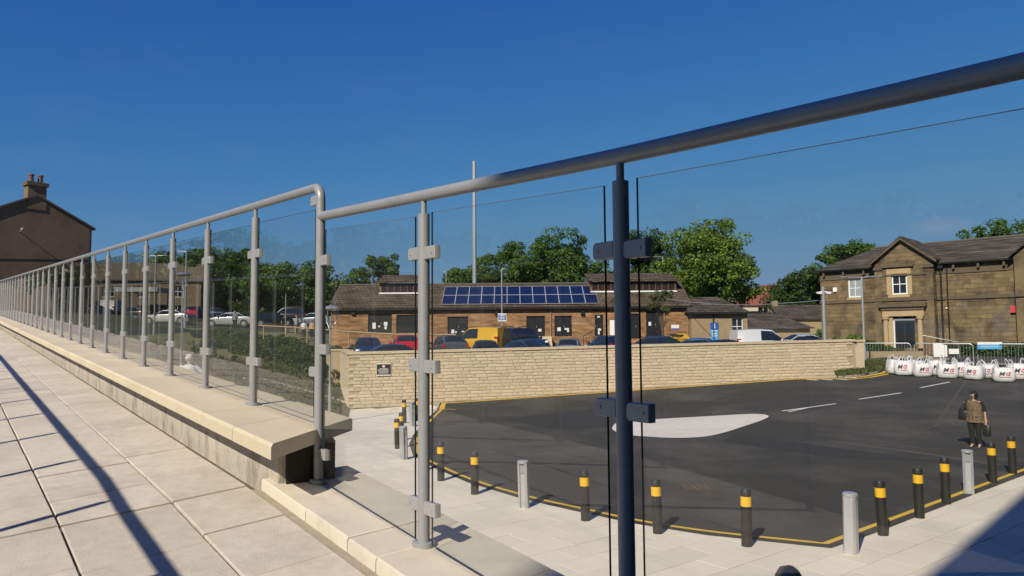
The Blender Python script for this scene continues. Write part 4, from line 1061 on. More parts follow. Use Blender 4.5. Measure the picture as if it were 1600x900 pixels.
# right hand cross wing with its own gable
m = MB(); TG = lambda u, d, z: TC(UR + u, d + .55, z)
m.prism([(.005, GZ), (7, GZ), (7, 5.2), (3.5, 8.1), (.005, 5.2)], -.4, 0, lambda q: TG(q.x, q.y, q.z)); m.box(.005, .4, -8, -.401, GZ, 5.2, lambda q: TG(q.x, q.y, q.z)); m.build('wing_wall', STONE, cv)
m = MB(); g0, g1, g2 = TG(-.25, .3, 5.1), TG(7.2, .3, 5.1), TG(3.5, .3, 8.3); h0, h1, h2 = TG(-.25, -8, 5.1), TG(7.2, -8, 5.1), TG(3.5, -8, 8.3)
m.hexa([g0, g2, h2, h0, g0 + th, g2 + th, h2 + th, h0 + th]); m.hexa([g2, g1, h1, h2, g2 + th, g1 + th, h1 + th, h2 + th]); m.build('wing_roof', SLATE, cv)
course('string_course', .01, 7, 2.42, 2.66, .12, TG)

# ------------------------------------------------------------------ building behind the viewer that shades the near end
eav = 16.0; e_ = Vector((.688, .725, 0)); ng = Vector((.725, -.688, 0))
q0 = Vector((5.97, 10.88, 0)) - Vector((math.sin(SUN_AZ), math.cos(SUN_AZ), 0)) * ((eav + 3.5) / math.tan(SUN_EL))
tb = thing('stone_block_building', 'tall dark stone building behind the viewer whose shadow falls on the paving', 'building', (q0.x, q0.y, -3.5))
TBB = lambda u, d, z: e_ * u - ng * d + Vector((0, 0, z))
m = MB(); hs = [(u, u + 1.3, z, z + 1.9) for u in range(-3, 40, 4) for z in (6.5, 10.5, 14.5)]
wall_open(m, TBB, -5, 42, 0, eav + 3.5 - .3, hs, 0, -.4); m.box(-5, 42, -12, -.401, 0, eav + 3.2, lambda q: TBB(q.x, q.y, q.z) if q.y < -1 else TBB(q.x, -.6, q.z)); m.build('wall', STONED, tb)
m = MB(); m.box(-5.2, 42.2, -12.2, .02, eav + 3.201, eav + 3.5, lambda q: TBB(q.x, q.y, q.z)); m.build('roof', ROOFD, tb)
for h in hs: simple_window(tb, TBB, *h, WHITE, PANE, (1, 1), -.15)

# ------------------------------------------------------------------ left: gable house, terrace row, distant houses
def house(name, label, loc, rz, w_, l_, h_, rise, wm, rm, windows=(), chim=None, pots=0, over=.25):
    """gable faces local -y; w_ across the gable, l_ deep"""
    t = thing(name, label, 'house', loc, rz)
    TH = lambda u, d, z: Vector((u, -d, z))
    holes = [(a, b, c, d) for (a, b, c, d) in windows]
    m = MB(); wall_open(m, TH, -w_ / 2, w_ / 2, 0, h_, holes, 0, -.3)
    m.box(-w_ / 2, -w_ / 2 + .3, -l_, -.301, 0, h_, lambda q: TH(q.x, q.y, q.z)); m.box(w_ / 2 - .3, w_ / 2, -l_, -.301, 0, h_, lambda q: TH(q.x, q.y, q.z))
    m.prism([(-w_ / 2, h_ + .001), (w_ / 2, h_ + .001), (0, h_ + rise)], -.3, 0, lambda q: TH(q.x, q.y, q.z)); m.prism([(-w_ / 2, h_ + .001), (w_ / 2, h_ + .001), (0, h_ + rise)], -l_, -l_ + .3, lambda q: TH(q.x, q.y, q.z))
    m.build('wall', wm, t)
    k = rise / (w_ / 2); r = MB(); zb_ = h_ - over * k + .03
    for s in (-1, 1):
        r.hexa([TH(s * (w_ / 2 + over), .12, zb_), TH(0, .12, h_ + rise + .03), TH(0, -l_ - .12, h_ + rise + .03), TH(s * (w_ / 2 + over), -l_ - .12, zb_),
                TH(s * (w_ / 2 + over), .12, zb_ + .14), TH(0, .12, h_ + rise + .19), TH(0, -l_ - .12, h_ + rise + .19), TH(s * (w_ / 2 + over), -l_ - .12, zb_ + .14)])
    ro = r.build('roof', rm, t)
    for h in holes: simple_window(t, TH, *h, WHITE, PANE, (1, 1), -.12)
    if chim:
        cx_, cy_, cw, chh = chim
        m = MB(); m.box(cx_ - cw / 2, cx_ + cw / 2, -cy_ - .5, -cy_ + .3, h_ + rise - 1.0, h_ + rise + chh, lambda q: TH(q.x, q.y, q.z)); c = m.build('chimney', wm, ro)
        m = MB(); m.box(cx_ - cw / 2 - .12, cx_ + cw / 2 + .12, -cy_ - .62, -cy_ + .42, h_ + rise + chh + .001, h_ + rise + chh + .28, lambda q: TH(q.x, q.y, q.z)); m.build('chimney_cap', STONED, ro)
        for i in range(pots):
            m = MB(); x = cx_ + (i - (pots - 1) / 2) * .62; z0 = h_ + rise + chh + .28; m.tube([TH(x, -cy_ - .1, z0), TH(x, -cy_ - .1, z0 + .5), TH(x, -cy_ - .1, z0 + .52), TH(x, -cy_ - .1, z0 + .64)], [.19, .17, .21, .20], 10); m.build('chimney_pot', mat('clay_pot', (.15, .075, .05), .8, var=.1), ro)
    return t
Yh = 55.0
hl = house('gable_house', 'brown pebbledash house with bare gable end and chimney at the far left', (px_x(51) * Yh, Yh, -.3), R_(52), 7.9, 16, 9.1, 2.0, RENDER, ROOFD, (), (0, .25, 1.25, .8), 2)
TH = lambda u, d, z: Vector((u, -d, z))
m = MB(); m.tube([TH(3.8, .10, .3), TH(3.8, .10, 8.9)], .07, 8); m.build('downpipe', DARK, hl)
m = MB(); m.tube([TH(-1.05, .0, 8.3), TH(-1.05, .42, 8.45)], .03, 6); m.sphere(TH(-1.05, .48, 8.45), .12, 8, 5); m.build('gable_lamp', GALV, hl)
m = MB(); m.prism([(-3.9, 6.05), (3.9, 6.55), (3.9, 6.6), (-3.9, 6.1)], .002, .03, lambda q: TH(q.x, q.y, q.z)); m.build('cable', DARK, hl)
m = MB(); m.box(1.45, 2.2, .02, .5, 5.1, 5.5, lambda q: TH(q.x, q.y, q.z)); m.box(1.55, 2.1, .02, .12, 4.6, 5.1, lambda q: TH(q.x, q.y, q.z)); m.build('floodlight', DARK, hl)
house('brick_house', 'house with a dull red roof rising behind the brown gable house', (px_x(-30) * 64, 64, 0), R_(70), 9, 14, 8.6, 3.4, RENDER, mat('dull_red_roof', (.17, .085, .07), .85, var=.12), (), (0, 2, 1.2, 1.2), 2)
tr_ = thing('terrace_row', 'long tan stone building behind the far end of the glass railing', 'building', (px_x(150) * 78, 80, 1.6), R_(14))
TR_ = lambda u, d, z: Vector((u, -d, z))
hs = [(u, u + 1.2, z, z + 1.3) for u in (-11, -7.5, -4, -.5, 3, 6.5) for z in (.8, 3.0)]
m = MB(); wall_open(m, TR_, -14, 9.5, -.5, 4.9, hs, 0, -.3); m.box(9.2, 9.5, -8, -.301, -.5, 4.9, lambda q: TR_(q.x, q.y, q.z)); m.prism([(0, 4.901), (-8, 4.901), (-4, 6.9)], 9.2, 9.5, lambda q: TR_(q.y, q.x, q.z)); m.build('wall', mat('terrace_stone', (.19, .14, .085), .9, var=.14), tr_)
m = MB(); m.hexa([TR_(-14, .3, 4.8), TR_(9.7, .3, 4.8), TR_(9.7, -4, 7.0), TR_(-14, -4, 7.0), TR_(-14, .3, 4.95), TR_(9.7, .3, 4.95), TR_(9.7, -4, 7.15), TR_(-14, -4, 7.15)])
m.hexa([TR_(-14, -8.3, 4.8), TR_(9.7, -8.3, 4.8), TR_(9.7, -4.001, 7.0), TR_(-14, -4.001, 7.0), TR_(-14, -8.3, 4.95), TR_(9.7, -8.3, 4.95), TR_(9.7, -4.001, 7.15), TR_(-14, -4.001, 7.15)]); m.build('roof', mat('terrace_roof', (.15, .115, .08), .85, var=.15), tr_)
for h in hs: simple_window(tr_, TR_, *h, WHITE, PANE, (1, 1), -.12)
ca = thing('canopy', 'pale flat canopy on posts beside the tan building', 'canopy', (px_x(222) * 76, 76, 1.9))
m = MB(); m.box(-2.2, 2.2, -1.5, 1.5, 2.9, 3.35); m.build('roof', GALV, ca)
for x in (-2, 2):
    for y in (-1.3, 1.3):
        m = MB(); m.tube([(x, y, -.5), (x, y, 2.9)], .07, 8); m.build('post', DARK, ca)

rr_ = thing('red_roof_house', 'cream house with bright red hipped roof far off beside the big tree', 'house', (px_x(1200) * 118, 118, -1.5))
TQ = lambda u, d, z: Vector((u, -d, z))
m = MB(); wall_open(m, TQ, -4, 5, 0, 6.2, [(-1.6, .9, 4.4, 5.9)], 0, -.3); m.box(-4, -3.7, -8, -.301, 0, 6.2, lambda q: TQ(q.x, q.y, q.z)); m.box(4.7, 5, -8, -.301, 0, 6.2, lambda q: TQ(q.x, q.y, q.z)); m.build('wall', CREAM, rr_)
simple_window(rr_, TQ, -1.6, .9, 4.4, 5.9, WHITE, PANE, (2, 1))
m = MB(); A = [TQ(-4.4, .4, 6.15), TQ(5.4, .4, 6.15), TQ(5.4, -8.4, 6.15), TQ(-4.4, -8.4, 6.15)]; B = [TQ(.6, -4, 9.7), TQ(3.2, -4, 9.7)]
m.poly([A[0], A[1], B[1], B[0]]); m.poly([A[1], A[2], B[1]]); m.poly([A[2], A[3], B[0], B[1]]); m.poly([A[3], A[0], B[0]]); m.poly(A[::-1]); m.build('roof', REDROOF, rr_)
house('far_house', 'far stone house with a dark roof behind the red roofed house', (px_x(1180) * 140, 140, -1), R_(62), 9, 12, 6.6, 3.2, CREAM, ROOFD, [(-2.5, -1, 4, 5.4)])
hp_ = thing('hipped_building', 'low building with wide dark hipped roof behind the white van', 'building', (px_x(1204) * 80, 80, -1.85))
m = MB(); m.box(-4.2, 4.2, 0, 8, 0, 2.5); m.build('wall', TAN, hp_)
m = MB(); A = [Vector(q) for q in ((-4.7, -.5, 2.45), (4.7, -.5, 2.45), (4.7, 8.5, 2.45), (-4.7, 8.5, 2.45))]; B = [Vector((-.9, 4, 4.5)), Vector((1.0, 4, 4.5))]
m.poly([A[0], A[1], B[1], B[0]]); m.poly([A[1], A[2], B[1]]); m.poly([A[2], A[3], B[0], B[1]]); m.poly([A[3], A[0], B[0]]); m.poly(A[::-1]); m.build('roof', SLATE, hp_)
lr = thing('low_range', 'long low stone outbuilding with a grey roof left of the civic building', 'building', (px_x(1257) * 88, 88, -1.2))
m = MB(); m.box(-2.9, 6, 0, 6, 0, 3.0); m.prism([(0, 3.0), (6, 3.0), (3, 4.6)], -2.9, -2.6, lambda q: Vector((q.y, q.x, q.z))); m.build('wall', TAN, lr)
m = MB(); m.hexa([Vector(q) for q in ((-3.1, -.3, 2.9), (6, -.3, 2.9), (6, 3, 4.65), (-3.1, 3, 4.65), (-3.1, -.3, 3.05), (6, -.3, 3.05), (6, 3, 4.8), (-3.1, 3, 4.8))]); m.build('roof', SLATE, lr)
m = MB(); m.box(-2.85, -2.2, 2.7, 3.3, 4.3, 5.3); m.build('chimney', TAN, lr)

# ------------------------------------------------------------------ cars
TYRE = mat('tyre', (.02, .02, .02), .85, var=0); RIM = mat('wheel_rim', (.45, .46, .48), .35, .6, var=0)
CGL = mat('car_glass', (.012, .016, .02), .05, var=0, spec=.8); LAMPW = mat('headlight', (.65, .67, .7), .15, var=0, spec=.8); LAMPR = mat('tail_light', (.35, .02, .02), .2, var=0)
PLATEY = mat('plate_yellow', (.65, .5, .06), .4, var=0); TRIM = mat('black_trim', (.02, .02, .022), .6, var=0)
def paint(name, c, metal=0.2): return mat(name, c, .32, metal, var=.02, coat=.7)
# profile: (x, top z, belt z, half width, half width at roof)
PROF = {
 'hatch': [(-2.0, .62, .62, .74, .70), (-1.95, .92, .92, .80, .74), (-1.72, 1.08, .98, .84, .66), (-1.35, 1.42, .96, .86, .60), (-.6, 1.49, .93, .87, .62), (.15, 1.45, .92, .87, .62), (.95, .98, .90, .86, .68), (1.65, .86, .84, .83, .70), (1.98, .68, .66, .74, .66), (2.02, .5, .5, .70, .66)],
 'saloon': [(-2.3, .62, .62, .74, .70), (-2.27, .94, .92, .80, .74), (-1.65, 1.02, .96, .86, .72), (-.95, 1.38, .95, .88, .58), (-.3, 1.43, .93, .89, .60), (.35, 1.38, .92, .89, .59), (1.15, .97, .90, .88, .70), (1.9, .84, .82, .84, .70), (2.25, .68, .66, .74, .66), (2.3, .5, .5, .70, .66)],
 'suv': [(-2.2, .7, .7, .82, .78), (-2.17, 1.1, 1.08, .88, .80), (-2.05, 1.2, 1.12, .91, .74), (-1.85, 1.74, 1.1, .93, .66), (-.8, 1.82, 1.08, .94, .70), (.25, 1.77, 1.07, .94, .69), (.95, 1.16, 1.06, .93, .76), (1.75, 1.05, 1.02, .90, .76), (2.15, .86, .84, .82, .74), (2.2, .6, .6, .78, .74)],
 'van': [(-2.1, .7, .7, .84, .80), (-2.08, 1.2, 1.1, .90, .82), (-2.04, 1.84, 1.1, .92, .76), (-1.4, 1.9, 1.1, .93, .80), (-.5, 1.91, 1.09, .93, .80), (.35, 1.86, 1.08, .93, .78), (1.15, 1.18, 1.04, .92, .78), (1.75, 1.0, .96, .88, .76), (2.1, .82, .80, .80, .72), (2.15, .55, .55, .76, .72)]}
def wheel(t, x, y, r=.31):
    m = MB(); m.tube([(x, y - .10, r), (x, y - .08, r), (x, y + .08, r), (x, y + .10, r)], [r - .03, r, r, r - .03], 18); w_ = m.build('wheel', TYRE, t, smooth=True)
    m = MB(); s = 1 if y > 0 else -1; m.tube([(x, y + s * .085, r), (x, y + s * .106, r)], r * .66, 14); m.build('rim', RIM, w_, smooth=True)
def car(kind, colm, name, label, panelvan=False, group='cars parked in the car park'):
    t = thing(name, label, 'van' if kind == 'van' else 'car', group=group)
    P = PROF[kind]; sill = .24
    def ring(p):
        x, zt, zb_, w_, wr = p
        h = [(w_ * .90, sill), (w_, sill + .22), (w_ * .985, max(zb_ - .10, sill + .25)), (w_ * .95, zb_), (wr, zt - .05 if zt - zb_ > .06 else zt - .015), (wr * .6, zt), (0, zt + .012)]
        return [(x, -a, z) for a, z in h] + [(x, a, z) for a, z in reversed(h[:-1])]
    R = [ring(p) for p in P]; n = len(R[0]); body = MB(); wins = {}
    for r in R: body.v += r
    gl = {'windscreen': MB(), 'rear_window': MB(), 'side_window': MB(), 'side_window.001': MB()}
    for i in range(len(R) - 1):
        p, q = P[i], P[i + 1]; gh = (p[1] - p[2] > .3) or (q[1] - q[2] > .3)
        both = (p[1] - p[2] > .3) and (q[1] - q[2] > .3)
        for j in range(n - 1):
            f = (i * n + j, i * n + j + 1, (i + 1) * n + j + 1, (i + 1) * n + j)
            side = j in (3, n - 5); topf = 4 <= j <= n - 6
            if gh and side:
                if not (panelvan and q[0] < .3): gl['side_window' if j == 3 else 'side_window.001'].poly([body.v[k] for k in f])
            elif gh and not both and topf:
                isf = p[0] > 0
                if isf or not panelvan: gl['windscreen' if isf else 'rear_window'].poly([body.v[k] for k in f])
            body.f.append(f)
    for e in (0, len(R) - 1): body.f.append(tuple(e * n + k for k in range(n)))
    for i in range(len(R) - 1): body.f.append((i * n, (i + 1) * n, (i + 1) * n + n - 1, i * n + n - 1))
    b = body.build('body', colm, t, smooth=True, angle=28)
    for k, g in gl.items():
        if not g.f: continue
        # inset slightly and lift off the body so that pillars stay in the body colour
        c = Vector((0, 0, 0)); V = [Vector(v) for v in g.v]
        for v in V: c += v
        c /= len(V); nv = []
        for v in V:
            d = (v - c); s = .90 if 'side' in k else .88
            w_ = c + Vector((d.x * .95, d.y * s, d.z * s)) if 'side' not in k else c + Vector((d.x * .95, d.y, d.z * .84))
            if 'side' in k: w_.y += .022 * (1 if c.y > 0 else -1)
            else: w_ += Vector((.022 * (1 if c.x > 0 else -1), 0, .022))
            nv.append(tuple(w_))
        g.v = nv; g.build(k.split('.')[0], CGL, t, smooth=True, angle=30)
    xf, xr = P[-2][0], P[0][0]; zl = P[-3][1] - .16; ax = (xr + .68, xf - .72); wd = P[4][3]
    r = .31 if kind in ('hatch', 'saloon') else .35
    for x in ax:
        for s in (-1, 1): wheel(t, x, s * (wd - .09), r)
        m = MB()
        for s in (-1, 1):     # dark arches
            m.tube([(x, s * (wd - .01), r), (x, s * (wd + .012), r)], r + .07, 18)
        m.build('wheel_arch', TRIM, t)
    for s in (-1, 1):
        m = MB(); m.sphere((xf - .12, s * (P[-2][3] - .12), zl), .17, 10, 6, (.7, 1, .6)); m.build('headlight', LAMPW, t, smooth=True)
        zt_ = P[1][1] - .02; m = MB(); m.box(xr + .0, xr + .26, s * (P[1][3] - .10) - .07, s * (P[1][3] - .10) + .085, zt_ - .16 if kind != 'van' else zt_ - .3, zt_ + .06); m.build('tail_light', LAMPR, t)
        m = MB(); mx_ = P[-4][0] - .22; m.sphere((mx_, s * (wd + .08), P[-4][2] + .10), .11, 8, 5, (.6, 1, .75)); m.build('door_mirror', colm, t, smooth=True)
    m = MB(); m.box(xf - .02, xf + .07, -.62, .62, .26, .46); m.box(xr - .05, xr + .04, -.68, .68, .28, .5); m.build('bumper', TRIM, t)
    m = MB(); m.box(xr - .062, xr - .051, -.26, .26, .52, .63); m.build('number_plate', PLATEY, t)
    if kind in ('suv',):
        m = MB()
        for s in (-1, 1): m.tube([(-1.6, s * .62, 1.84), (-1.5, s * .64, 1.88), (.0, s * .64, 1.88), (.1, s * .62, 1.83)], .025, 6)
        m.build('roof_rail', TRIM, t)
    return t
PC = {k: paint('paint_' + k, c) for k, c in dict(navy=(.012, .022, .06), black=(.012, .013, .016), red=(.50, .012, .03), grey=(.075, .085, .095), yellow=(.66, .38, .02), teal=(.02, .05, .065), blue=(.02, .09, .26), white=(.74, .75, .76), silver=(.42, .44, .45), steel=(.16, .21, .26), crimson=(.38, .015, .06)).items()}
protos = {}
def place(kind, col, label, px, Y, yaw, scale=1.0, pv=False, z=None, name='parked_car'):
    key = (kind, col, pv)
    x = px_x(px) * Y
    if z is None: z = cpz(x, Y)
    if key not in protos: o = protos[key] = car(kind, PC[col], name, label, pv)
    else: o = dup(protos[key], (0, 0, 0), label=label)
    o.location = (x, Y, z); o.rotation_euler = (0, 0, R_(yaw)); o.scale = (scale,) * 3
    return o
# yaw: 0 = nose to +x, 90 = nose away from the viewer, -90 = nose to the viewer
place('hatch', 'navy', 'dark navy hatchback facing out at the left end of the stone wall', 575, 49.0, -78, 1.08)
place('saloon', 'black', 'low black saloon roof between the navy hatchback and the red car', 606, 44.6, -150, .95)
place('hatch', 'red', 'bright red hatchback parked behind the stone wall', 634, 51.5, 100, 1.12)
place('hatch', 'grey', 'grey hatchback seen from behind between red car and yellow van', 700, 50.5, 108, 1.12)
place('van', 'yellow', 'yellow panel van with black door windows in front of brick hall', 749, 55.5, 146, 1.10, True, name='panel_van')
place('hatch', 'black', 'black car roof just showing over the wall before the yellow van', 757, 46.0, 95)
place('suv', 'black', 'big black four by four with roof rails beside the yellow van', 814, 53.5, -62, 1.14)
place('saloon', 'teal', 'dark teal car roof showing in front of the black four by four', 824, 46.3, -60, 1.04)
place('hatch', 'steel', 'steel grey car roof showing before the pair of black double doors', 890, 47.2, 80, 1.0)
place('hatch', 'navy', 'dark navy car left of the thick railing post', 947, 50.5, 110, 1.05)
place('saloon', 'navy', 'long navy saloon side on right of the thick railing post', 1020, 50.5, 172, 1.06)
place('saloon', 'blue', 'bright blue car roof behind the wall near the stone pavilion', 1083, 49.0, 158, .98)
place('saloon', 'black', 'black car roof between the blue car and the white van', 1137, 47.0, 10, .96)
place('van', 'white', 'white panel van behind the stone wall near its right end', 1190, 51.0, 4, 1.0, True, name='panel_van')
place('saloon', 'silver', 'silver grey car behind the nose of the white van', 1258, 55.0, 8, .98)
# cars on the far street to the left
fb_ = lambda px, Y: bank(px_x(px) * Y, Y) + .03
G2 = 'cars parked on the far street'
for (k, c, lab, px, Y, yaw) in (('saloon', 'silver', 'silver saloon side on behind the man in a grey shirt', 360, 73, 180), ('saloon', 'white', 'white saloon side on with the crimson car behind it', 264, 72.5, 176),
        ('hatch', 'crimson', 'crimson hatchback behind the white saloon on the far street', 308, 78, 90), ('saloon', 'navy', 'dark blue saloon behind the silver saloon', 338, 79, 5),
        ('hatch', 'black', 'black hatchback on the far street right of the silver saloon', 428, 76, 20), ('hatch', 'white', 'white hatchback under the round tree by the tall post', 472, 80, -20),
        ('suv', 'black', 'dark four by four between far trees and two people', 447, 79, 185), ('hatch', 'steel', 'steel blue hatchback just left of the railing end post', 488, 79, 175),
        ('van', 'white', 'white van far left behind the glass railing', 158, 74, 170), ('hatch', 'grey', 'dark grey hatchback far left beside the white van', 200, 73, 172), ('hatch', 'navy', 'dark navy hatchback left of the white saloon', 240, 78, 178)):
    o = place(k, c, lab, px, Y, yaw, 1.0, k == 'van', fb_(px, Y), name='panel_van' if k == 'van' else 'parked_car'); o['group'] = G2

# ------------------------------------------------------------------ bulk bags with loops and print
BAGM = mat('woven_bag', (.62, .62, .64), .6, var=.06, vscale=6, bump=.9, bscale=7)
INKK = mat('ink_black', (.07, .07, .08), .6, var=0); INKR = mat('ink_red', (.62, .12, .12), .6, var=0)
def bag(seed, label):
    r = random.Random(seed); t = thing('bulk_bag', label, 'bulk bag', group='white bulk bags in a row')
    nx, nz = 5, 5; hw = .45; H = .86
    m = MB(); rings = []
    pts = []
    for a in range(20):   # rounded square section
        an = 2 * math.pi * a / 20 + math.pi / 20; c, s = math.cos(an), math.sin(an)
        k = (abs(c) ** 5 + abs(s) ** 5) ** (-1 / 5); pts.append((c * k, s * k))
    zs_ = [0, .04, .2, .42, .62, .78, .86]; sc_ = [.86, .97, 1.06, 1.08, 1.03, .96, .88]
    for z, s in zip(zs_, sc_):
        for (a, b) in pts:
            j = (r.uniform(-.02, .02) + .05 * math.sin(5 * math.atan2(b, a) + seed * 2 + z * 6) * (0 if b < -.6 and .2 < z < .7 else 1)) if 0 < z else 0
            m.v.append((a * hw * s * (1 + j), b * hw * s * (1 + j), z + (r.uniform(-.03, .04) if z > .7 else 0)))
    n = 20
    for i in range(len(zs_) - 1):
        for j in range(n): m.f.append((i * n + j, i * n + (j + 1) % n, (i + 1) * n + (j + 1) % n, (i + 1) * n + j))
    m.f.append(tuple(reversed(range(n)))); c0 = len(m.v); m.v.append((0, 0, .80))
    for j in range(n): m.f.append(((len(zs_) - 1) * n + j, (len(zs_) - 1) * n + (j + 1) % n, c0))
    m.build('sack', BAGM, t, smooth=True, angle=50)
    for (sx, sy) in ((-1, -1), (1, -1), (1, 1), (-1, 1)):
        h = r.uniform(.20, .34); tx, ty = r.uniform(-.10, .10), r.uniform(-.10, .10)
        m = MB(); a = Vector((sx * .40, sy * .24, .76)); b = Vector((sx * .24, sy * .40, .76)); c = Vector((sx * .34 + tx, sy * .34 + ty, .84 + h))
        d = (a - b).normalized() * .07
        m.tube([a, a.lerp(c, .55) + d, c + d * .4 + Vector((0, 0, .02)), c - d * .4 + Vector((0, 0, .02)), b.lerp(c, .55) - d, b], [(.014, .035)] * 6, 6); m.build('lifting_loop', BAGM, t, smooth=True)
    F = lambda x, y, z: Matrix.Translation((x, y, z)) @ Matrix.Rotation(math.pi / 2, 4, 'X')
    text('letter_print', 'M', .29, INKK, t, F(-.12, -.512, .50), .25, .004, bold=.012); text('letter_print', 'G', .29, INKR, t, F(.13, -.512, .50), .25, .004, bold=.005)
    m = MB()
    for k in range(8):
        x0, x1 = -.26 + .065 * k, -.26 + .065 * (k + 1); f = lambda x: .34 - .05 * (1 - (x / .3) ** 2) * 1.0
        m.hexa([(x0, -.508, f(x0)), (x1, -.508, f(x1)), (x1, -.50, f(x1)), (x0, -.50, f(x0)), (x0, -.508, f(x0) + .02), (x1, -.508, f(x1) + .02), (x1, -.50, f(x1) + .02), (x0, -.50, f(x0) + .02)])
    m.build('underline', INKR, t)
    return t
bags = [(1398, 584, 'leftmost white bulk bag, leaning at the bend of the yellow lines'), (1414, 586.5, 'white bulk bag overlapping the leaning leftmost one'), (1441, 588, 'rounded white bulk bag in the front row below the tall white board'),
        (1464, 585.5, 'white bulk bag in the back row below the tall white board'), (1480, 590.5, 'white bulk bag in front of the small white board'), (1503, 588.5, 'white bulk bag just left of the tilted front one, set back'),
        (1522, 593, 'white bulk bag standing in front where two barriers meet'), (1546, 590, 'white bulk bag set back below the blue sign'), (1568, 596, 'large white bulk bag standing foremost near the right edge'),
        (1591, 592.5, 'white bulk bag cut by the right edge of the picture'), (1428, 583, 'white bulk bag half hidden in the back row near the left end')]
b1_ = bag(1, ''); b2_ = bag(2, ''); bags_src = [b1_, b2_]; used = [False, False]
for i, (px, py, lab) in enumerate(bags):
    p = GR(px, py, .014); k = i % 2
    if used[k]: o = dup(bags_src[k], p)
    else: o = bags_src[k]; used[k] = True
    p.z = gz(p.x, p.y) + .014
    face = -math.atan2(p.x, p.y)
    o.location = p; o.rotation_euler = (R_(random.uniform(-4, 2)), R_(7 if i == 0 else random.uniform(-4, 4)), face + R_(random.uniform(-22, 18))); o['label'] = lab; o.scale = (random.uniform(.9, 1.02), .98, random.uniform(.78, .9))

# ------------------------------------------------------------------ barriers, boards, civic front garden
def barrier(label, p0, p1, h=1.15):
    t = thing('barrier', label, 'barrier', p0, math.atan2(p1.y - p0.y, p1.x - p0.x), 'grey pedestrian barriers'); L_ = math.hypot(p1.x - p0.x, p1.y - p0.y)
    dz = (p1.z - p0.z) / L_
    S = lambda x, z: Vector((x, 0, z + dz * x))
    path = [S(.06, 0), S(.06, h - .2)] + [S(.06 + .2 - .2 * math.cos(a), h - .2 + .2 * math.sin(a)) for a in (.4, .8, 1.2, 1.57)] + [S(L_ - .26 + .2 * math.sin(a), h - .2 + .2 * math.cos(a)) for a in (0, .4, .8, 1.2, 1.57)] + [S(L_ - .06, 0)]
    m = MB(); m.tube(path, .028, 8); m.build('frame', GALV, t, smooth=True)
    m = MB(); m.tube([S(.06, .22), S(L_ - .06, .22)], .018, 6); m.build('bottom_rail', GALV, t)
    n = int(L_ / .16)
    for k in range(1, n):
        x = .06 + (L_ - .12) * k / n; m = MB(); m.tube([S(x, .22), S(x, h - .02)], .008, 5); m.build('bar', GALV, t)
    return t
YBR = 45.5
def brp(px, Y): x = px_x(px) * Y; return Vector((x, Y, gz(x, Y) - .02))
barrier('grey metal barrier in front of the civic building door', brp(1342, 46.2), brp(1422, 44.6), 1.35)
barrier('grey metal barrier carrying the white boards', brp(1424, 44.5), brp(1519, 42.5), 1.35)
barrier('grey metal barrier carrying the blue sign', brp(1522, 42.4), brp(1640, 40.2), 1.35)
def board(label, px, py, w_, h_, Y, parts):
    x = px_x(px) * Y; z = (525.4 - .00757 * (px - 800) - py) * Y / FPX
    t = thing('sign_board', label, 'sign', (x, Y - .06, z), -R_(16))
    m = MB(); m.box(-w_ / 2, w_ / 2, -.012, .012, -h_ / 2, h_ / 2); m.build('plate', parts[0], t); return t
board('tall white board hung on the middle barrier', 1465, 547, .72, .78, 43.62, [SIGNW]); board('small white board hung right of the tall white one', 1486, 549, .52, .30, 43.15, [SIGNW])
t = board('blue and white sign hung on the right hand barrier', 1542, 540, 1.22, .40, 41.9, [SIGNB if False else SIGNLB])
m = MB(); m.box(-.61, .61, -.018, -.0125, .06, .2); m.build('white_field', SIGNW, t)
m = MB()
for k in range(7): m.box(-.42 + k * .12, -.42 + k * .12 + .085, -.017, -.0125, -.10, -.02)
m.build('lettering', mat('sign_pale_blue', (.35, .55, .75), .4, var=0), t)
# low boundary wall and ramp before the civic building
t = thing('garden_wall', 'low tan stone wall below the civic building entrance', 'wall', AT(1400, 50, -1.9))
def rowwall(t, pts, h, th, m_, nm, seg=.9):
    for (a, b) in zip(pts[:-1], pts[1:]):
        L_ = (b - a).length; n = max(1, int(L_ / seg)); d = (b - a) / L_; nn = Vector((-d.y, d.x, 0)).normalized() * th
        for k in range(n):
            p, q = a + d * (L_ * k / n + .006), a + d * (L_ * (k + 1) / n - .006); m = MB()
            P = [p, q, q + nn, p + nn]; m.hexa([v - t.location - Vector((0, 0, .6)) for v in P] + [v - t.location + Vector((0, 0, h)) for v in P]); m.build(nm, m_, t)
gw = [AT(1335, 51, -1.95), AT(1440, 48, -1.9), AT(1475, 46.5, -2.05), AT(1640, 43.5, -1.95)]
rowwall(t, gw[:2], .72, .3, TAN, 'wall_block'); rowwall(t, gw[1:3], .45, .3, TAN, 'wall_block'); rowwall(t, gw[2:], .18, .3, TAN, 'wall_block')
t = thing('hand_rail', 'sloping metal handrail beside the civic building entrance', 'railing', AT(1440, 48.5, -1.2))
m = MB(); m.tube([(0, 0, -.6), (0, 0, 1.05), (1.6, -1.2, .6), (1.6, -1.2, -.8)], .03, 8); m.build('rail', GALV, t)
for k in range(5):
    m = MB(); m.tube([(.3 * k + .1, -.22 * k, -.6), (.3 * k + .1, -.22 * k, 1.0 - .08 * k)], .014, 5); m.build('bar', DARK, t)

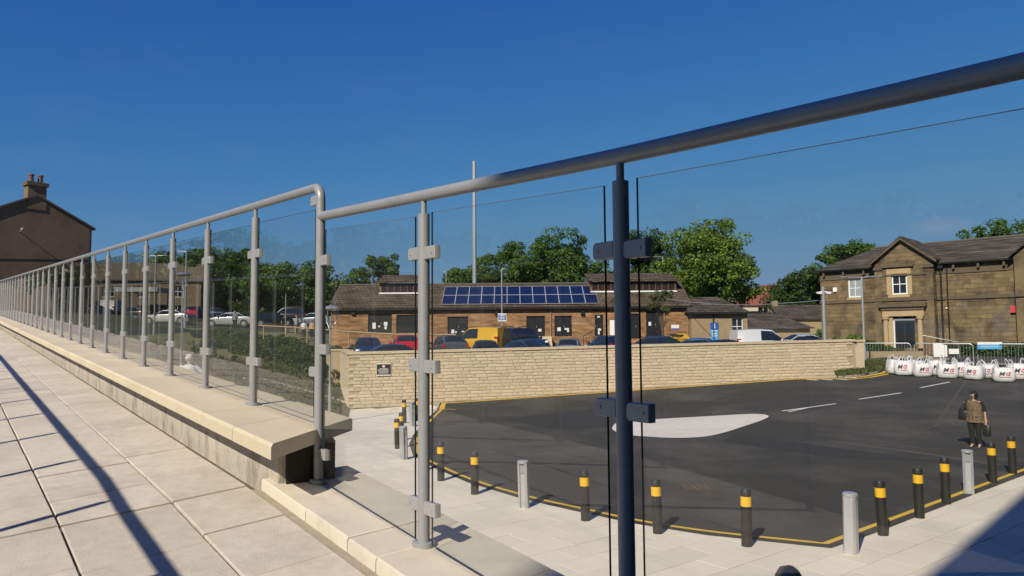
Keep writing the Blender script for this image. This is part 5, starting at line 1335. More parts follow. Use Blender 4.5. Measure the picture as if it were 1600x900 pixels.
# ------------------------------------------------------------------ vegetation
def leaf_mesh(name, centres, radii, per, size, rng, flat=.75):
    """leaf-sized quads scattered through clumps"""
    C = np.repeat(np.asarray(centres, float), per, axis=0); Rr = np.repeat(np.asarray(radii, float), per)
    n = len(C); d = rng.normal(size=(n, 3)); d /= np.linalg.norm(d, axis=1)[:, None]
    rad = rng.uniform(.25, 1, n) ** .5
    P = C + d * (Rr * rad)[:, None] * np.array([1, 1, flat])
    nrm = d * .7 + rng.normal(size=(n, 3)) * .55 + np.array([0, 0, .45]); nrm /= np.linalg.norm(nrm, axis=1)[:, None]
    a = np.cross(nrm, rng.normal(size=(n, 3))); a /= np.linalg.norm(a, axis=1)[:, None]; b = np.cross(nrm, a)
    sz = size * rng.uniform(.6, 1.35, n)[:, None]
    q = np.stack([P - a * sz * .5, P - b * sz * .36 + a * sz * .05, P + a * sz * .62, P + b * sz * .36 + a * sz * .05], 1).reshape(-1, 3)
    me = bpy.data.meshes.new(name); me.vertices.add(4 * n); me.vertices.foreach_set('co', q.ravel()); me.loops.add(4 * n); me.loops.foreach_set('vertex_index', np.arange(4 * n, dtype=np.int32))
    me.polygons.add(n); me.polygons.foreach_set('loop_start', np.arange(0, 4 * n, 4, dtype=np.int32)); me.update(calc_edges=True); me.validate()
    return me
def tree(label, x, Y, zb_, zt, wd, leaf, seed, lowfrac=.25, clumps=70, per=110, size=.34, name='broadleaf_tree', shape='round', sparse=False):
    rng = np.random.default_rng(seed); t = thing(name, label, 'tree', (x, Y, zb_)); H = zt - zb_; R0_ = wd / 2
    zc_ = H * (lowfrac + 1) / 2; hz = H * (1 - lowfrac) / 2
    cs, rs_ = [], []
    lobes = max(8, clumps // 5)
    for k in range(lobes):
        d = rng.normal(size=3); d /= np.linalg.norm(d); f = rng.uniform(.45, 1) ** .6
        d[2] = d[2] * .95 + .05
        taper = 1.0 if shape == 'round' else (1.02 - .45 * max(d[2] * f, 0))
        lr_ = rng.uniform(.19, .31) * wd * (.85 if sparse else 1); kx = max(.3, 1 - lr_ * .5 / R0_); kz = max(.3, 1 - lr_ * .42 / hz)
        lc = np.array([d[0] * f * R0_ * kx * taper, d[1] * f * R0_ * kx * taper, zc_ + d[2] * f * hz * kz])
        for q in range(7):
            e = rng.normal(size=3); e /= np.linalg.norm(e); g_ = rng.uniform(.35, .95)
            cs.append(tuple(lc + e * lr_ * g_ * np.array([1, 1, .62]))); rs_.append(lr_ * rng.uniform(.26, .46))
    if not sparse:
        for k in range(clumps // 8):
            d = rng.normal(size=3); d /= np.linalg.norm(d); cs.append((d[0] * R0_ * .4, d[1] * R0_ * .4, zc_ + d[2] * hz * .45)); rs_.append(wd * .17)
    clumps = len(cs)
    tr = MB(); lean = rng.uniform(-.03, .03, 2) * H; tt = Vector((lean[0], lean[1], zc_ * 1.05)); r0 = max(.12, H * .022)
    tr.tube([(0, 0, -.3), (0, 0, .25), tt * .35, tt * .7, tt], [r0 * 1.35, r0, r0 * .85, r0 * .6, r0 * .25], 9); tk = tr.build('trunk', BARK, t, smooth=True)
    lm = MB()
    for k in rng.choice(clumps, min(14, clumps), replace=False):
        c = Vector(cs[k]); f0 = rng.uniform(.35, .8); a = tt * f0; mid_ = a.lerp(c, .5) + Vector((0, 0, -.04 * H)); lm.tube([a, mid_, c], [r0 * .35, r0 * .22, r0 * .08], 5, cap=False)
    lm.build('limb', BARK, tk)
    me = leaf_mesh('crown', cs, rs_, int(per * 1.25), size * .85, rng, .7); me.materials.append(LEAF[leaf]); link('crown', me, None, t)
    return t
def treepx(label, px, ytop, wpx, Y, leaf, seed, zb_=-1.2, **k):
    z = (525.4 - .00757 * (px - 800) - ytop + 4) * Y / FPX
    return tree(label, px_x(px) * Y, Y, zb_, z, 1.14 * wpx * Y / FPX, leaf, seed, **k)
treepx('light open tree rising behind the left roof of the brick hall', 592, 390, 92, 96, 'mid', 11, clumps=60, per=60, size=.36, sparse=True, lowfrac=.3)
treepx('broad dark round tree behind the solar panels, the taller of the pair', 862, 360, 128, 100, 'mid', 12, clumps=95, per=130, size=.4)
treepx('rounded dark tree behind the solar panels near the tall pole', 786, 371, 112, 104, 'mid', 13, clumps=80, per=130, size=.4)
treepx('low green tree left of the tall pole behind the roof', 716, 419, 80, 100, 'mid', 14, clumps=40, per=110, size=.4)
treepx('small dark tree just right of the tall pole', 757, 400, 50, 112, 'mid', 15, clumps=40, per=110, size=.4)
treepx('dark tree half hidden behind the thick railing post', 1016, 360, 112, 108, 'dark', 16, clumps=80, per=130, size=.42)
treepx('dark narrow tree left of the thick railing post', 950, 412, 50, 112, 'dark', 17, clumps=40, per=110, size=.42)
treepx('tall bright green sycamore right of the brick hall', 1112, 343, 168, 86, 'bright', 18, lowfrac=.2, clumps=130, per=120, size=.36, shape='cone')
treepx('dark bushy tree left of the civic building', 1247, 420, 110, 112, 'dark', 19, clumps=80, per=120, size=.42)
treepx('green tree rising behind the left roof of the civic building', 1340, 366, 120, 102, 'mid', 20, clumps=70, per=110, size=.4)
treepx('tree crown showing above the right end of the civic roof', 1563, 341, 110, 98, 'mid', 21, clumps=70, per=110, size=.4)
treepx('dark red leaved tree at the right edge behind the civic roof', 1606, 346, 60, 98, 'red', 22, clumps=40, per=90, size=.4)
treepx('tall leafy tree behind the second post left of the railing end', 291, 376, 100, 88, 'mid', 23, 1.5, clumps=70, per=110, size=.36)
treepx('pale green tree behind the railing post nearest the end post', 366, 390, 112, 92, 'mid', 24, 1.5, clumps=70, per=110, size=.36, sparse=True)
treepx('round dense tree left of the railing end post', 461, 400, 132, 86, 'mid', 25, 1.0, lowfrac=.15, clumps=90, per=120, size=.38)
treepx('dark tree at the left end of the street tree row', 226, 424, 80, 94, 'dark', 26, 1.5, clumps=60, per=110, size=.38)
treepx('low dark tree filling the gap right of the leafy tree', 328, 428, 70, 100, 'dark', 27, 1.5, clumps=60, per=110, size=.4)
treepx('low dark tree filling the gap left of the round tree', 408, 432, 76, 100, 'dark', 28, 1.5, clumps=60, per=110, size=.4)
treepx('distant dark tree between the round tree and the brick hall', 520, 441, 70, 112, 'dark', 29, 0, clumps=60, per=110, size=.42)
treepx('distant low tree at the left of the light open tree', 550, 430, 60, 118, 'dark', 30, 0, clumps=50, per=110, size=.42)
# trees on the far side of the terrace, seen only as reflections in the panes
ORD = ('first', 'second', 'third', 'fourth', 'fifth', 'sixth', 'seventh', 'eighth', 'ninth', 'tenth')
for i, (az, d, el_, wd) in enumerate(((-45, 62, 6.6, 14), (-50, 56, 8.2, 13), (-55, 50, 7.0, 13), (-60, 46, 9.0, 12), (-66, 42, 8.2, 12), (-72, 38, 9.5, 11), (-79, 36, 8.4, 12), (-87, 34, 10.2, 11), (-96, 32, 9.4, 12), (-106, 30, 11, 11))):
    a = R_(az); zt = d * math.tan(R_(el_)); zb2 = .2 if az > -62 else -.6
    tree('leafy tree across the terrace left of the walkway, %s from its far end' % ORD[i], math.sin(a) * d, math.cos(a) * d, zb2, zt, wd, 'mid', 40 + i, lowfrac=.06, clumps=60, per=70, size=.6)
def bush(label, p, rx, ry, h, leaf, seed, n=26, per=70, size=.16, name='bush', cat='bush'):
    rng = np.random.default_rng(seed); t = thing(name, label, cat, p); cs, rs_ = [], []
    for k in range(n):
        a = rng.uniform(0, 2 * math.pi); f = rng.uniform(0, 1) ** .5; cs.append((math.cos(a) * f * rx * .8, math.sin(a) * f * ry * .8, h * rng.uniform(.2, .8) * (1 - .4 * f))); rs_.append(rng.uniform(.2, .34) * min(h, rx, 1.6) + .08)
    me = leaf_mesh('foliage', cs, rs_, per, size, rng); me.materials.append(LEAF[leaf]); link('foliage', me, None, t)
    m = MB()
    for k in range(5): a = k * 1.26; m.tube([(0, 0, -.2), (math.cos(a) * rx * .4, math.sin(a) * ry * .4, h * .55)], [.035, .012], 5)
    m.build('stem', BARK, t); return t
def bushpx(label, px, Y, w_, h, leaf, seed, z=None, **k):
    x = px_x(px) * Y
    if z is None: z = bank(x, Y)
    return bush(label, (x, Y, z), w_ / 2, k.pop('dp', w_ / 2), h, leaf, seed, **k)
# planting on the bank
bl_ = [(338, 62, 5, 1.0), (372, 60, 4, 1.1), (405, 58, 4.5, 1.2), (440, 57, 4.5, 1.2), (470, 55, 4, 1.1), (498, 53, 3.6, 1.2), (350, 56, 4, .9), (392, 53, 4, 1.0), (425, 51, 4, 1.0), (458, 50, 4, 1.0), (486, 49, 3.5, 1.0), (515, 49, 2.6, 1.0)]
names_ = ['at the far left of the planting bed', 'behind the man in grey', 'in the middle of the upper bed', 'below the two walkers', 'below the round tree', 'behind the railing end post', 'lowest at the left of the bed', 'in the lower bed left of centre', 'in the lower bed at its centre', 'in the lower bed right of centre', 'in the lower bed by the end post', 'beside the lamp with a disc top']
for i, (px, Y, w_, h) in enumerate(bl_): bushpx('dark green spreading shrub ' + names_[i], px, Y, w_, h, 'hedge', 60 + i, n=34, per=80, size=.2, dp=1.3, name='shrub', cat='shrub')
for i, (hx, hy) in enumerate(((-44, 86), (-36.5, 86), (-29, 86), (-21.5, 86))): bush('tall dark hedge behind the far street, %s from the left' % ORD[i], (hx, hy, bank(hx, hy)), 4.4, 1.2, 3.6, 'dark', 180 + i, n=80, per=90, size=.34, name='hedge', cat='hedge')
hd = bush('clipped dark hedge between the bank and the brick hall', (-13.2, 55.5, -1.5), 3.6, .7, 1.0, 'hedge', 80, n=60, per=70, size=.16, name='hedge', cat='hedge')
for i, (px, Y, w_, h, lf, lab) in enumerate(((1325, 57.5, 3.2, 1.9, 'bright', 'bright round bush before the civic building wall'), (1352, 56.5, 3.0, 1.2, 'hedge', 'low green bush left of the civic entrance'), (1270, 60, 4.5, 1.6, 'young', 'yellow green bush behind the silver car'),
        (1285, 62, 3.6, 2.4, 'mid', 'tall green bush beside the camera pole'), (1240, 62, 4, 1.5, 'young', 'yellow green bush behind the white van'), (1376, 55, 3.4, .9, 'hedge', 'low hedge beside the civic entrance'), (1500, 50.0, 4.2, 1.3, 'dark', 'dark hedge behind the white boards'), (1545, 48.5, 3.6, 1.2, 'dark', 'dark hedge behind the blue sign'), (1590, 47, 4, 1.3, 'dark', 'dark hedge at the right edge'))):
    x = px_x(px) * Y; bush(lab, (x, Y, -1.6 if px < 1400 else -1.75), w_ / 2, 1.0, h, lf, 90 + i, n=34, per=90, size=.17)
rb2 = GR(1328, 568); bush('small red leaved shrub at the end of the stone wall', (rb2.x - .1, rb2.y + .3, vz(rb2.x, rb2.y)), .55, .4, .95, 'red', 99, n=10, per=36, size=.12, name='shrub', cat='shrub')
# young street tree in front of the hall
tree('thin young tree in front of the right end of the brick hall', px_x(1035) * 60, 60, cpz(2, 60), (525 - 452) * 60 / FPX, 2.6, 'young', 31, lowfrac=.32, clumps=26, per=40, size=.16, name='young_tree', sparse=True)
# small whips on the bank with brown guards
for i, (px, Y) in enumerate(((242, 40), (262, 36), (306, 34), (331, 32), (367, 31))):
    x = px_x(px) * Y; z = bank(x, Y); t = thing('sapling', ('leftmost young sapling with a brown guard on the grass bank', 'second sapling from the left on the grass bank', 'middle one of the five saplings on the grass bank', 'fourth sapling from the left on the grass bank', 'rightmost sapling on the grass bank, nearest the shrub bed')[i], 'sapling', (x, Y, z))
    m = MB(); m.tube([(0, 0, -.1), (0, 0, .6)], .09, 8); m.build('tree_guard', BARK, t)
    m = MB(); m.tube([(0, 0, 0), (.02, 0, 1.7)], [.025, .012], 6); m.build('stem', BARK, t)
    rng = np.random.default_rng(i); me = leaf_mesh('crown', rng.normal(size=(8, 3)) * [.12, .12, .4] + [0, 0, 1.2], [.16] * 8, 22, .12, rng); me.materials.append(LEAF['hedge']); link('crown', me, None, t)
# turf blades
def turf(name, fn, n, zf, size, parent=None):
    rng = np.random.default_rng(5); P = []
    while len(P) < n:
        p = fn(rng)
        if p is not None: P.append((p[0], p[1], zf(*p)))
    P = np.array(P); n = len(P); a = rng.uniform(0, 6.28, n); s = size * rng.uniform(.5, 1.3, n); dx, dy = np.cos(a) * s * .5, np.sin(a) * s * .5
    q = np.stack([P + np.stack([-dx, -dy, 0 * s - .02], 1), P + np.stack([dx, dy, 0 * s - .02], 1), P + np.stack([dx * .4 + rng.normal(size=n) * s * .4, dy * .4, s * .9], 1)], 1).reshape(-1, 3)
    me = bpy.data.meshes.new(name); me.from_pydata(q.tolist(), [], np.arange(3 * n).reshape(-1, 3).tolist()); me.materials.append(LEAF['turf']); return link(name, me, None, parent, kind='stuff')
vin = lambda rng: (lambda p: p if inside(p, vpts) else None)((rng.uniform(17, 24), rng.uniform(36, 48)))
o = turf('grass_tufts', vin, 5000, vz, .22); o['label'] = 'rough grass growing on the verge at the wall end'; o['category'] = 'grass'
def bin_(rng):
    y = rng.uniform(31, 50); x = -.22 * y - rng.uniform(.4, 14); return (x, y)
o = turf('grass_tufts', bin_, 14000, bank, .16); o['label'] = 'thin grass growing on the bank behind the railing'; o['category'] = 'grass'
# pale kerb lines on the bank
def line_strip(name, pts, w_, h, m_, hf):
    m = MB()
    for a, b in zip(pts[:-1], pts[1:]):
        L_ = (b - a).length; d = (b - a).normalized(); nn = Vector((-d.y, d.x, 0)) * w_; n = max(1, int(L_ / .9))
        for k in range(n):
            p, q = a + d * (L_ * k / n), a + d * (L_ * (k + 1) / n - .03); P = [p, q, q + nn, p + nn]
            m.hexa([Vector((v.x, v.y, hf(v.x, v.y) - .2)) for v in P] + [Vector((v.x, v.y, hf(v.x, v.y) + h)) for v in P])
    return m.build(name, m_, kind='structure')
line_strip('bank_kerb', [AT(545, 39.0), AT(470, 37.6), AT(415, 36.2), AT(380, 35.0)], .14, .10, KERBM, bank)
line_strip('bank_kerb', [AT(328, 26), AT(352, 22.5), AT(366, 20)], .14, .10, KERBM, bank)

# ------------------------------------------------------------------ rail fence, poles and lamps
t = thing('rail_fence', 'long single tan rail on posts in front of the brick hall', 'fence', (-18, 56, .0))
fp = []
for px, py in ((402, 508.5), (470, 512), (540, 518), (620, 522.5), (712, 523)):
    Y = 57; fp.append(Vector((px_x(px) * Y, Y, (528.5 - .0 - py - .00757 * (px - 800) - 3.1) * Y / FPX)))
m = MB(); m.tube([p - t.location for p in fp], .055, 8); m.build('rail', WOOD, t, smooth=True)
for px in (412, 447, 480, 545, 582, 646, 700):
    f = (px - 402) / 310; k = min(3, sum(1 for q in (470, 540, 620) if px > q)); a, b = fp[k], fp[k + 1]; pxs = (402, 470, 540, 620, 712); u = (px - pxs[k]) / (pxs[k + 1] - pxs[k]); p = a.lerp(b, u)
    g_ = bank(p.x, p.y) if p.x < -13.5 else cpz(p.x, p.y); m = MB(); m.tube([Vector((p.x, p.y + .02, g_ - .2)) - t.location, p - t.location], .05, 8); m.build('post', WOOD, t)
lw = thing('low_wall', 'low pale capped wall at the left end of the car park', 'wall', (-13, 53, -1.5))
rowwall(lw, [Vector((-13.6, 53.2, -1.5)), Vector((-9.0, 54.6, -1.55))], .62, .3, WCOP, 'wall_block', 1.2)
def pole(label, p, z1, r, m_=GALV, name='lamp_post', cat='lamp post'):
    t = thing(name, label, cat, p); m = MB(); m.tube([(0, 0, -.1), (0, 0, 1.2), (0, 0, 1.22), (0, 0, z1 - p[2])], [r * 1.45, r * 1.45, r, r * .8], 10); m.build('column', m_, t, smooth=True); return t
zpx = lambda px, py, Y: (525.4 - .00757 * (px - 800) - py) * Y / FPX
def disc_lamp(label, px, pyt, base, Y=None):
    zt = zpx(px, pyt, base.y); t = pole(label, base, zt - .35, .045)
    H = zt - base.z
    m = MB(); m.tube([(0, 0, H - .12), (0, 0, H - .05), (0, 0, H - .02), (0, 0, H + .06), (0, 0, H + .10)], [.16, .42, .42, .25, .03], 18); m.build('lamp_head', GALV, t, smooth=True)
    for k in range(3):
        a = k * 2.09 + .4; m = MB(); m.tube([(0, 0, H - .95), (math.cos(a) * .22, math.sin(a) * .22, H - .6), (math.cos(a) * .33, math.sin(a) * .33, H - .08)], .018, 6); m.build('lamp_arm', GALV, t)
    return t
b = G(516, 643); disc_lamp('slim lamp with a disc top beside the stone wall corner', 517, 481, Vector((px_x(516) * 30.5, 30.5, bank(px_x(516) * 30.5, 30.5))))
Y = 40; disc_lamp('slim lamp with a disc top standing on the grass bank', 284, 428, Vector((px_x(284) * Y, Y, bank(px_x(284) * Y, Y))))
def mast(label, px, Y, pyt, base_z, r, arm=None, name='street_lamp', cat='street lamp', head=.5):
    p = Vector((px_x(px) * Y, Y, base_z)); zt = zpx(px, pyt, Y); t = pole(label, p, zt, r, name=name, cat=cat); H = zt - base_z
    for (dx, dz) in (arm or ()):
        m = MB(); m.tube([(0, 0, H - .05), (dx * .4, 0, H + dz), (dx, 0, H + dz)], [.04, .035, .03], 8); m.build('lamp_arm', GALV, t)
        m = MB(); s = 1 if dx > 0 else -1; m.sphere((dx + s * head * .4, 0, H + dz), head * .5, 8, 6, (1, .4, .22)); m.build('lamp_head', GALV, t, smooth=True)
    return t
mast('two armed street lamp in front of the civic building window', 1348, 45.8, 433, gz(px_x(1348) * 45.8, 45.8) - .1, .075, ((-.9, .0), (.95, .03)))
cp_ = mast('blue grey camera pole left of the civic building', 1287, 50, 448, -1.7, .12, None, 'camera_pole', 'pole')
H = zpx(1287, 448, 50) + 1.7
for s in (-1, 1):
    m = MB(); m.tube([(0, 0, H - .35), (s * .5, -.1, H - .42)], .05, 8); m.box(s * .3 - .12, s * .3 + .12, -.22, -.02, H - .5, H - .36); m.build('camera', WHITE, cp_)
mast('street lamp rising behind the brick hall right of the thick post', 1037, 100, 401, -1, .10, ((-.9, .02),))
mast('small lamp behind the roof beside the slim railing post', 697, 90, 425, -1, .06, ((-.4, .05),))
mast('very tall plain steel mast behind the solar panels', 741.5, 88, 249, -1, .27, None, 'tall_mast', 'mast')
sp = mast('thin pole with a blue sign in front of the brick hall', 784, 60, 420, -1.2, .06, ((.25, 0),), 'sign_pole', 'pole', .25)
H = zpx(785, 496, 60) + 1.2
m = MB(); m.box(-.33, .36, -.10, -.07, H - .32, H + .32); m.build('sign_plate', SIGNW, sp); m = MB(); m.box(-.29, .32, -.108, -.1005, H - .22, H + .22); m.build('blue_field', SIGNB, sp)
m = MB(); 
for k in range(3): m.box(-.2, .22, -.114, -.1085, H - .15 + k * .13, H - .09 + k * .13)
m.build('lettering', SIGNW, sp)
mast('tall thin street lamp behind the third railing post', 289, 70, 392, 1, .09, ((-.9, 0),)); mast('thin street lamp behind the fifth railing post', 241, 62, 399, 0, .08, ((-.9, 0), (.6, 0)))
mast('slim post among the people on the far street', 446, 62, 459, -.4, .04, None, 'slim_post', 'post')
w1 = thing('overhead_wire', 'pale overhead wire strung from the big tree to the camera pole', 'wire', (px_x(1120) * 60, 60, 2)); m = MB()
A_, B_ = Vector((px_x(1030) * 70, 70, zpx(1030, 465, 70))), Vector((px_x(1287) * 50, 50, zpx(1287, 469, 50))); m.tube([A_.lerp(B_, k / 8) - Vector((0, 0, .5 * math.sin(math.pi * k / 8))) - w1.location for k in range(9)], .025, 5); m.build('cable', GALV, w1)
# yellow grit bin and others
def grit(label, p, s=1):
    t = thing('grit_bin', label, 'grit bin', p); m = MB(); m.hexa([Vector(q) * s for q in ((-.5, -.35, 0), (.5, -.35, 0), (.5, .35, 0), (-.5, .35, 0), (-.6, -.42, .6), (.6, -.42, .6), (.6, .42, .6), (-.6, .42, .6))]); m.build('tub', PC['yellow'], t)
    m = MB(); m.hexa([Vector(q) * s for q in ((-.64, -.46, .605), (.64, -.46, .605), (.64, .46, .605), (-.64, .46, .605), (-.45, -.1, .9), (.45, -.1, .9), (.45, .4, .86), (-.45, .4, .86))]); m.build('lid', PC['yellow'], t)
grit('yellow grit bin beside the right end of the brick hall', (px_x(1058) * 62, 62, -1.15), 1.4); grit('yellow grit bin near the disc topped lamp', (px_x(510) * 56, 56, -1.5), .9)

# ------------------------------------------------------------------ people
SKIN = mat('skin', (.42, .24, .17), .6, var=.04); 
def skinmesh(name, verts, edges, radii, m_, parent, sub=1, root=0):
    me = bpy.data.meshes.new(name); me.from_pydata(verts, edges, []); o = bpy.data.objects.new(name, me); COL.objects.link(o)
    md = o.modifiers.new('skin', 'SKIN'); md.use_smooth_shade = True
    sv = me.skin_vertices[0].data
    for i, r in enumerate(radii): sv[i].radius = r if isinstance(r, tuple) else (r, r)
    for i in range(len(verts)): sv[i].use_root = (i == root)
    s = o.modifiers.new('sub', 'SUBSURF'); s.levels = sub; s.render_levels = sub
    dg = bpy.context.evaluated_depsgraph_get(); r = bpy.data.meshes.new_from_object(o.evaluated_get(dg)); bpy.data.objects.remove(o)
    r.materials.clear(); r.materials.append(m_); r.name = name; return link(name, r, None, parent)
def person(label, loc, yaw, H=1.65, arms=None, legs=None, shirt=None, trousers=None, hair=None, shoes=None, sleeve=.5, skirtlen=.0, lean=0.0, fingers=True, hairlen=0, headturn=0.0, bag=(), skin=SKIN, wide=1.0, collar=True):
    """faces local -y. arms: ((elbow, hand) left, right) in unit height; legs: (knee, ankle) pairs"""
    t = thing('person', label, 'person', loc, yaw); K = H / 1.65
    arms = arms or (((-.25, .02, 1.12), (-.27, -.06, .86)), ((.25, .02, 1.12), (.27, -.06, .86)))
    legs = legs or (((-.095, -.02, .48), (-.10, .01, .09)), ((.095, -.02, .48), (.10, .01, .09)))
    V, E_, Rd = [], [], []
    def add(p, r, par=None):
        V.append(Vector(p) * K); Rd.append(tuple(x * K for x in r) if isinstance(r, tuple) else r * K)
        if par is not None: E_.append((par, len(V) - 1))
        return len(V) - 1
    ly = lambda z: -lean * max(0, z - .9)
    pel = add((0, 0, .93), (.15 * wide, .105)); wa = add((0, ly(1.08), 1.08), (.135 * wide, .10), pel); ch = add((0, ly(1.27), 1.27), (.155 * wide, .11), wa); nb_ = add((0, ly(1.40), 1.40), .06, ch)
    nk = add((0, ly(1.46) - .005, 1.455), .047, nb_); ja = add((0, ly(1.52) - .02, 1.505), (.062, .070), nk); hd_ = add((0, ly(1.57) - .015, 1.565), (.072, .085), ja); add((0, ly(1.62) - .01, 1.615), (.055, .068), hd_)
    tip = []
    for s, (el, ha) in zip((-1, 1), arms):
        el, ha = Vector(el), Vector(ha); sh = add((s * .165 * wide, ly(1.365), 1.365), .055, ch); e2 = add(el, .038, sh); wr = add(ha, .026, e2)
        d = (ha - el).normalized(); pm = add(ha + d * .05, (.036, .018), wr); kn = add(ha + d * .085, (.036, .015), pm)
        if fingers:
            sd_ = d.cross(Vector((0, 1, 0))); sd_ = sd_.normalized() if sd_.length > .1 else Vector((1, 0, 0)); cu_ = d.cross(sd_)
            for k, ln in enumerate((.062, .075, .070, .055)):
                o = sd_ * (.024 - .016 * k); a = add(ha + d * (.10) + o, .0085, kn); b_ = add(ha + d * (.10 + ln * .55) + o + cu_ * .012, .008, a); add(ha + d * (.10 + ln) + o + cu_ * .034, .006, b_)
            a = add(ha + d * .045 + sd_ * .040 + cu_ * .012, .010, wr); add(ha + d * .085 + sd_ * .052 + cu_ * .03, .008, a)
        tip.append(ha + d * .1)
    for s, (kn_, an) in zip((-1, 1), legs):
        kn_, an = Vector(kn_), Vector(an); hp2 = add((s * .085 * wide, 0, .86), .085 * wide, pel); k2 = add(kn_, .055, hp2); cf = add(kn_.lerp(an, .35) + Vector((0, .015, 0)), .052, k2); a2 = add(an, .036, cf); hl_ = add(an + Vector((0, .02, -.055)), .034, a2); add(an + Vector((s * .015, -.14, -.062)), (.038, .024), a2)
    skinmesh('body', V, E_, Rd, skin, t, 1)
    def lo(name, pts, rad, m_, n=14, par=t): 
        m = MB(); m.tube([Vector(p) * K for p in pts], [tuple(x * K for x in r) for r in rad], n, up=(0, 1, 0)); return m.build(name, m_, par, smooth=True, angle=60)
    if shirt:
        zl = .88 - skirtlen
        lo('top', [(0, .0, zl), (0, ly(1.0), 1.0), (0, ly(1.12), 1.12), (0, ly(1.27), 1.27), (0, ly(1.35), 1.365), (0, ly(1.40), 1.41)], [(.205 * wide + .03 * (skirtlen > .05), .155), (.19 * wide, .14), (.178 * wide, .132), (.195 * wide, .138), (.17 * wide, .11), (.085, .08)], shirt if not isinstance(shirt, tuple) else shirt[0])
        sm = shirt if not isinstance(shirt, tuple) else shirt[1]
        for s, (el, ha) in zip((-1, 1), arms):
            sh = Vector((s * .155 * wide, ly(1.365), 1.365)); el, ha = Vector(el), Vector(ha); pts = [sh - Vector((s * .03, 0, 0)), sh.lerp(el, .4), el]; rad = [(.072, .072), (.063, .063), (.055, .055)]
            if sleeve > .6: pts.append(el.lerp(ha, .9)); rad.append((.042, .042))
            elif sleeve < .45: pts[-1] = sh.lerp(el, .75)
            lo('sleeve', pts, rad, sm, 10)
    if trousers:
        for s, (kn_, an) in zip((-1, 1), legs):
            kn_, an = Vector(kn_), Vector(an); lo('trouser_leg', [(s * .075 * wide, .005, .95), (s * .088 * wide, 0, .80), tuple(kn_), tuple(kn_.lerp(an, .5) + Vector((0, .012, 0))), tuple(an + Vector((0, .005, .03)))], [(.115 * wide, .115), (.105 * wide, .105), (.075, .078), (.068, .070), (.060, .062)], trousers, 12)
    if hair:
        m = MB(); c = Vector((0, ly(1.58) + .012, 1.585)) * K
        hr = (.098 + .018 * (hairlen > .04)) * K; m.sphere(c, hr, 16, 10, (.95, 1.04, 1.0)); nv = []; fo = Vector((math.sin(headturn), -math.cos(headturn), 0))
        for v in m.v:
            v = Vector(v); f_ = (v - c) / hr; ff = f_.dot(fo)
            if ff > .42 and f_.z < .40: v = c + (Vector((f_.x, f_.y, 0)) - fo * ff * .75) * hr + Vector((0, 0, max(f_.z * .5 + .2, .1))) * hr    # open at the face
            elif f_.z < 0: v.z -= hairlen * K * abs(f_.z); v.x *= 1.05
            v += Vector((math.sin(v.x * 170 + v.z * 90), math.sin(v.y * 150 + v.z * 120), math.sin(v.x * 140 - v.y * 110))) * .0035 * K
            nv.append(tuple(v))
        m.v = nv; ho = m.build('hair', hair, t, smooth=True, angle=80)
    # face: nose, eyes, mouth, ears
    hy = ly(1.56)
    m = MB(); m.tube([Vector((0, hy - .082, 1.578)) * K, Vector((0, hy - .112, 1.548)) * K, Vector((0, hy - .085, 1.538)) * K], [.008 * K, .014 * K, .012 * K], 6); m.build('nose', skin, t, smooth=True)
    for s in (-1, 1):
        m = MB(); m.sphere(Vector((s * .030, hy - .084, 1.572)) * K, .013 * K, 8, 5); m.build('eye', mat('eye', (.06, .05, .05), .2, var=0), t, smooth=True)
        m = MB(); m.sphere(Vector((s * .080, hy - .005, 1.555)) * K, .024 * K, 8, 5, (.4, .7, 1.2)); m.build('ear', skin, t, smooth=True)
    m = MB(); m.tube([Vector((-.024, hy - .083, 1.518)) * K, Vector((0, hy - .092, 1.516)) * K, Vector((.024, hy - .083, 1.518)) * K], .006 * K, 6); m.build('mouth', mat('lips', (.3, .1, .09), .5, var=0), t, smooth=True)
    if shoes:
        for s, (kn_, an) in zip((-1, 1), legs):
            an = Vector(an); lo('shoe', [an + Vector((0, .055, -.05)), an + Vector((0, 0, -.045)), an + Vector((s * .008, -.08, -.058)), an + Vector((s * .015, -.165, -.068))], [(.036, .038), (.045, .046), (.045, .034), (.028, .02)], shoes, 10)
    return t, tip
CL = lambda n, c, **k: mat('cloth_' + n, c, .85, var=.08, vscale=14, bump=.3, bscale=40, **k)
LEOP = mat('cloth_leopard', (.20, .135, .08), .85, var=.05, vscale=10, col2=(.04, .03, .022), c2scale=26, c2lo=.46, c2hi=.56)
BLK = CL('black', (.007, .007, .008)); HB = mat('hair_black', (.014, .012, .012), .45, var=.1, vscale=60); HBR = mat('hair_brown', (.42, .29, .16), .5, var=.3, vscale=70, stretch=(1, 1, .3)); HW = mat('hair_white', (.6, .58, .54), .6, var=.1, vscale=40)
LEATH = mat('black_leather', (.015, .014, .014), .4, var=.1)
p = GR(1525.5, 699.5, .014); p.z = gz(p.x, p.y) + .014; fc = -math.atan2(p.x, p.y)
wm_, tip = person('woman in a leopard print tunic and black trousers crossing the tarmac', p, fc, 1.66, arms=(((-.25, -.04, 1.16), (-.17, -.20, 1.30)), ((.27, .02, 1.10), (.31, -.05, .86))), legs=(((-.10, -.03, .48), (-.09, .0, .09)), ((.09, -.02, .48), (.10, .02, .09))),
       shirt=(LEOP, BLK), trousers=BLK, hair=HB, sleeve=.5, skirtlen=.12, hairlen=.06, wide=1.2, headturn=-.9)
wm_.rotation_euler = (0, 0, fc - R_(22))
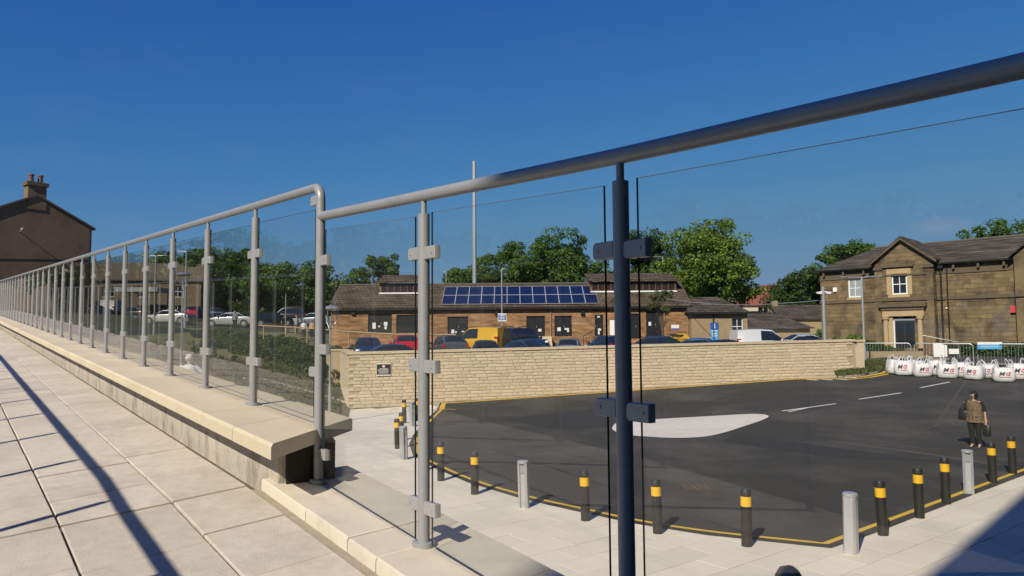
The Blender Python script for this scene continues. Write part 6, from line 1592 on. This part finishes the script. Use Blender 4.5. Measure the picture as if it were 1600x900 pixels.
def handbag(label, par_person, pos, w_, h_, strap_top, m_=LEATH):
    o = thing('handbag', label, 'handbag', pos, par_person.rotation_euler.z)
    m = MB(); m.tube([(0, 0, -h_ / 2), (0, 0, -h_ * .3), (0, 0, h_ * .2), (0, 0, h_ / 2)], [(w_ * .42, .05), (w_ * .5, .075), (w_ * .45, .06), (w_ * .36, .02)], 14, up=(0, 1, 0)); m.build('pouch', m_, o, smooth=True)
    st = Vector(strap_top) - Vector(pos); st = Matrix.Rotation(-par_person.rotation_euler.z, 3, 'Z') @ st
    m = MB(); m.tube([(-w_ * .3, 0, h_ * .4), st + Vector((-.02, 0, 0)), st + Vector((.02, 0, .01)), (w_ * .3, 0, h_ * .4)], .012, 6); m.build('strap', m_, o, smooth=True); return o
MW = Matrix.Rotation(wm_.rotation_euler.z, 3, 'Z')
handbag('black shoulder bag hanging at the left side of the woman', wm_, p + MW @ Vector((-.33, .02, .98)), .32, .34, p + MW @ Vector((-.20, 0, 1.42)))
handbag('black handbag held low in the woman\'s hand', wm_, p + MW @ Vector((.335, -.06, .55)), .24, .34, p + MW @ Vector((.315, -.06, .80)))
# woman passing right below the railing: only the top of her head shows
hz_ = G(1232.5, 897, -1.90)
person('person with streaked brown hair walking on the paving right below the railing', (hz_.x, hz_.y, -3.5), R_(150), 1.62, shirt=CL('teal', (.05, .12, .14)), trousers=CL('denim', (.06, .08, .14)), hair=HBR, shoes=BLK, hairlen=.10)
# white haired person on the bank path
Y = 18.5; x = px_x(296) * Y; z = zpx(296, 553, Y) - 1.6
person('white haired person in a white shirt bending over behind the railing', (x, Y, bank(x, Y) - .02), R_(200), max(1.3, (zpx(296, 555, Y) - bank(x, Y)) / .985), arms=(((-.33, -.10, 1.18), (-.50, -.20, 1.02)), ((.34, -.08, 1.2), (.50, -.2, 1.1))), shirt=CL('white', (.68, .68, .70)), trousers=CL('stone', (.4, .36, .3)), hair=HW, shoes=BLK, sleeve=.8, lean=.25)
def walker(label, px, Y, yaw, H, shirt, tr_m, hair=HB, zadd=0.0, **k):
    x = px_x(px) * Y; person(label, (x, Y, bank(x, Y) + zadd), R_(yaw), H, shirt=shirt, trousers=tr_m, hair=hair, shoes=BLK, fingers=False, sleeve=.5, **k)
walker('man in a grey shirt in front of the silver saloon', 367, 70, 170, 1.8, CL('grey', (.20, .21, .225)), BLK, hair=HBR)
walker('person in a dark top standing left of the round tree', 444, 69.5, 30, 1.7, BLK, BLK)
walker('person in pale blue walking below the round tree', 463, 69, 60, 1.75, CL('pale', (.45, .48, .52)), CL('khaki', (.3, .24, .16)), hair=HBR)
walker('person in a white shirt below the round tree', 474.5, 66, 10, 1.62, CL('white', (.68, .68, .70)), BLK)
walker('person in a tan top near the railing end post', 487, 68, -20, 1.7, CL('tan', (.45, .30, .18)), BLK, hair=HBR)
# far woodland that reads as one mass
rng = np.random.default_rng(3); cs = []; rr = []
for k in range(340):
    px = rng.uniform(-200, 1750); Y = rng.uniform(150, 185); cs.append((px_x(px) * Y, Y, rng.uniform(-1, (525 - (446 if px < 1100 else 470)) * Y / FPX - 2.0))); rr.append(rng.uniform(2.2, 3.8))
me = leaf_mesh('far_woodland', cs, rr, 60, 1.0, rng); me.materials.append(LEAF['dark']); link('far_woodland', me, None, kind='stuff', label='dark band of distant woodland behind the roofs', category='woodland')
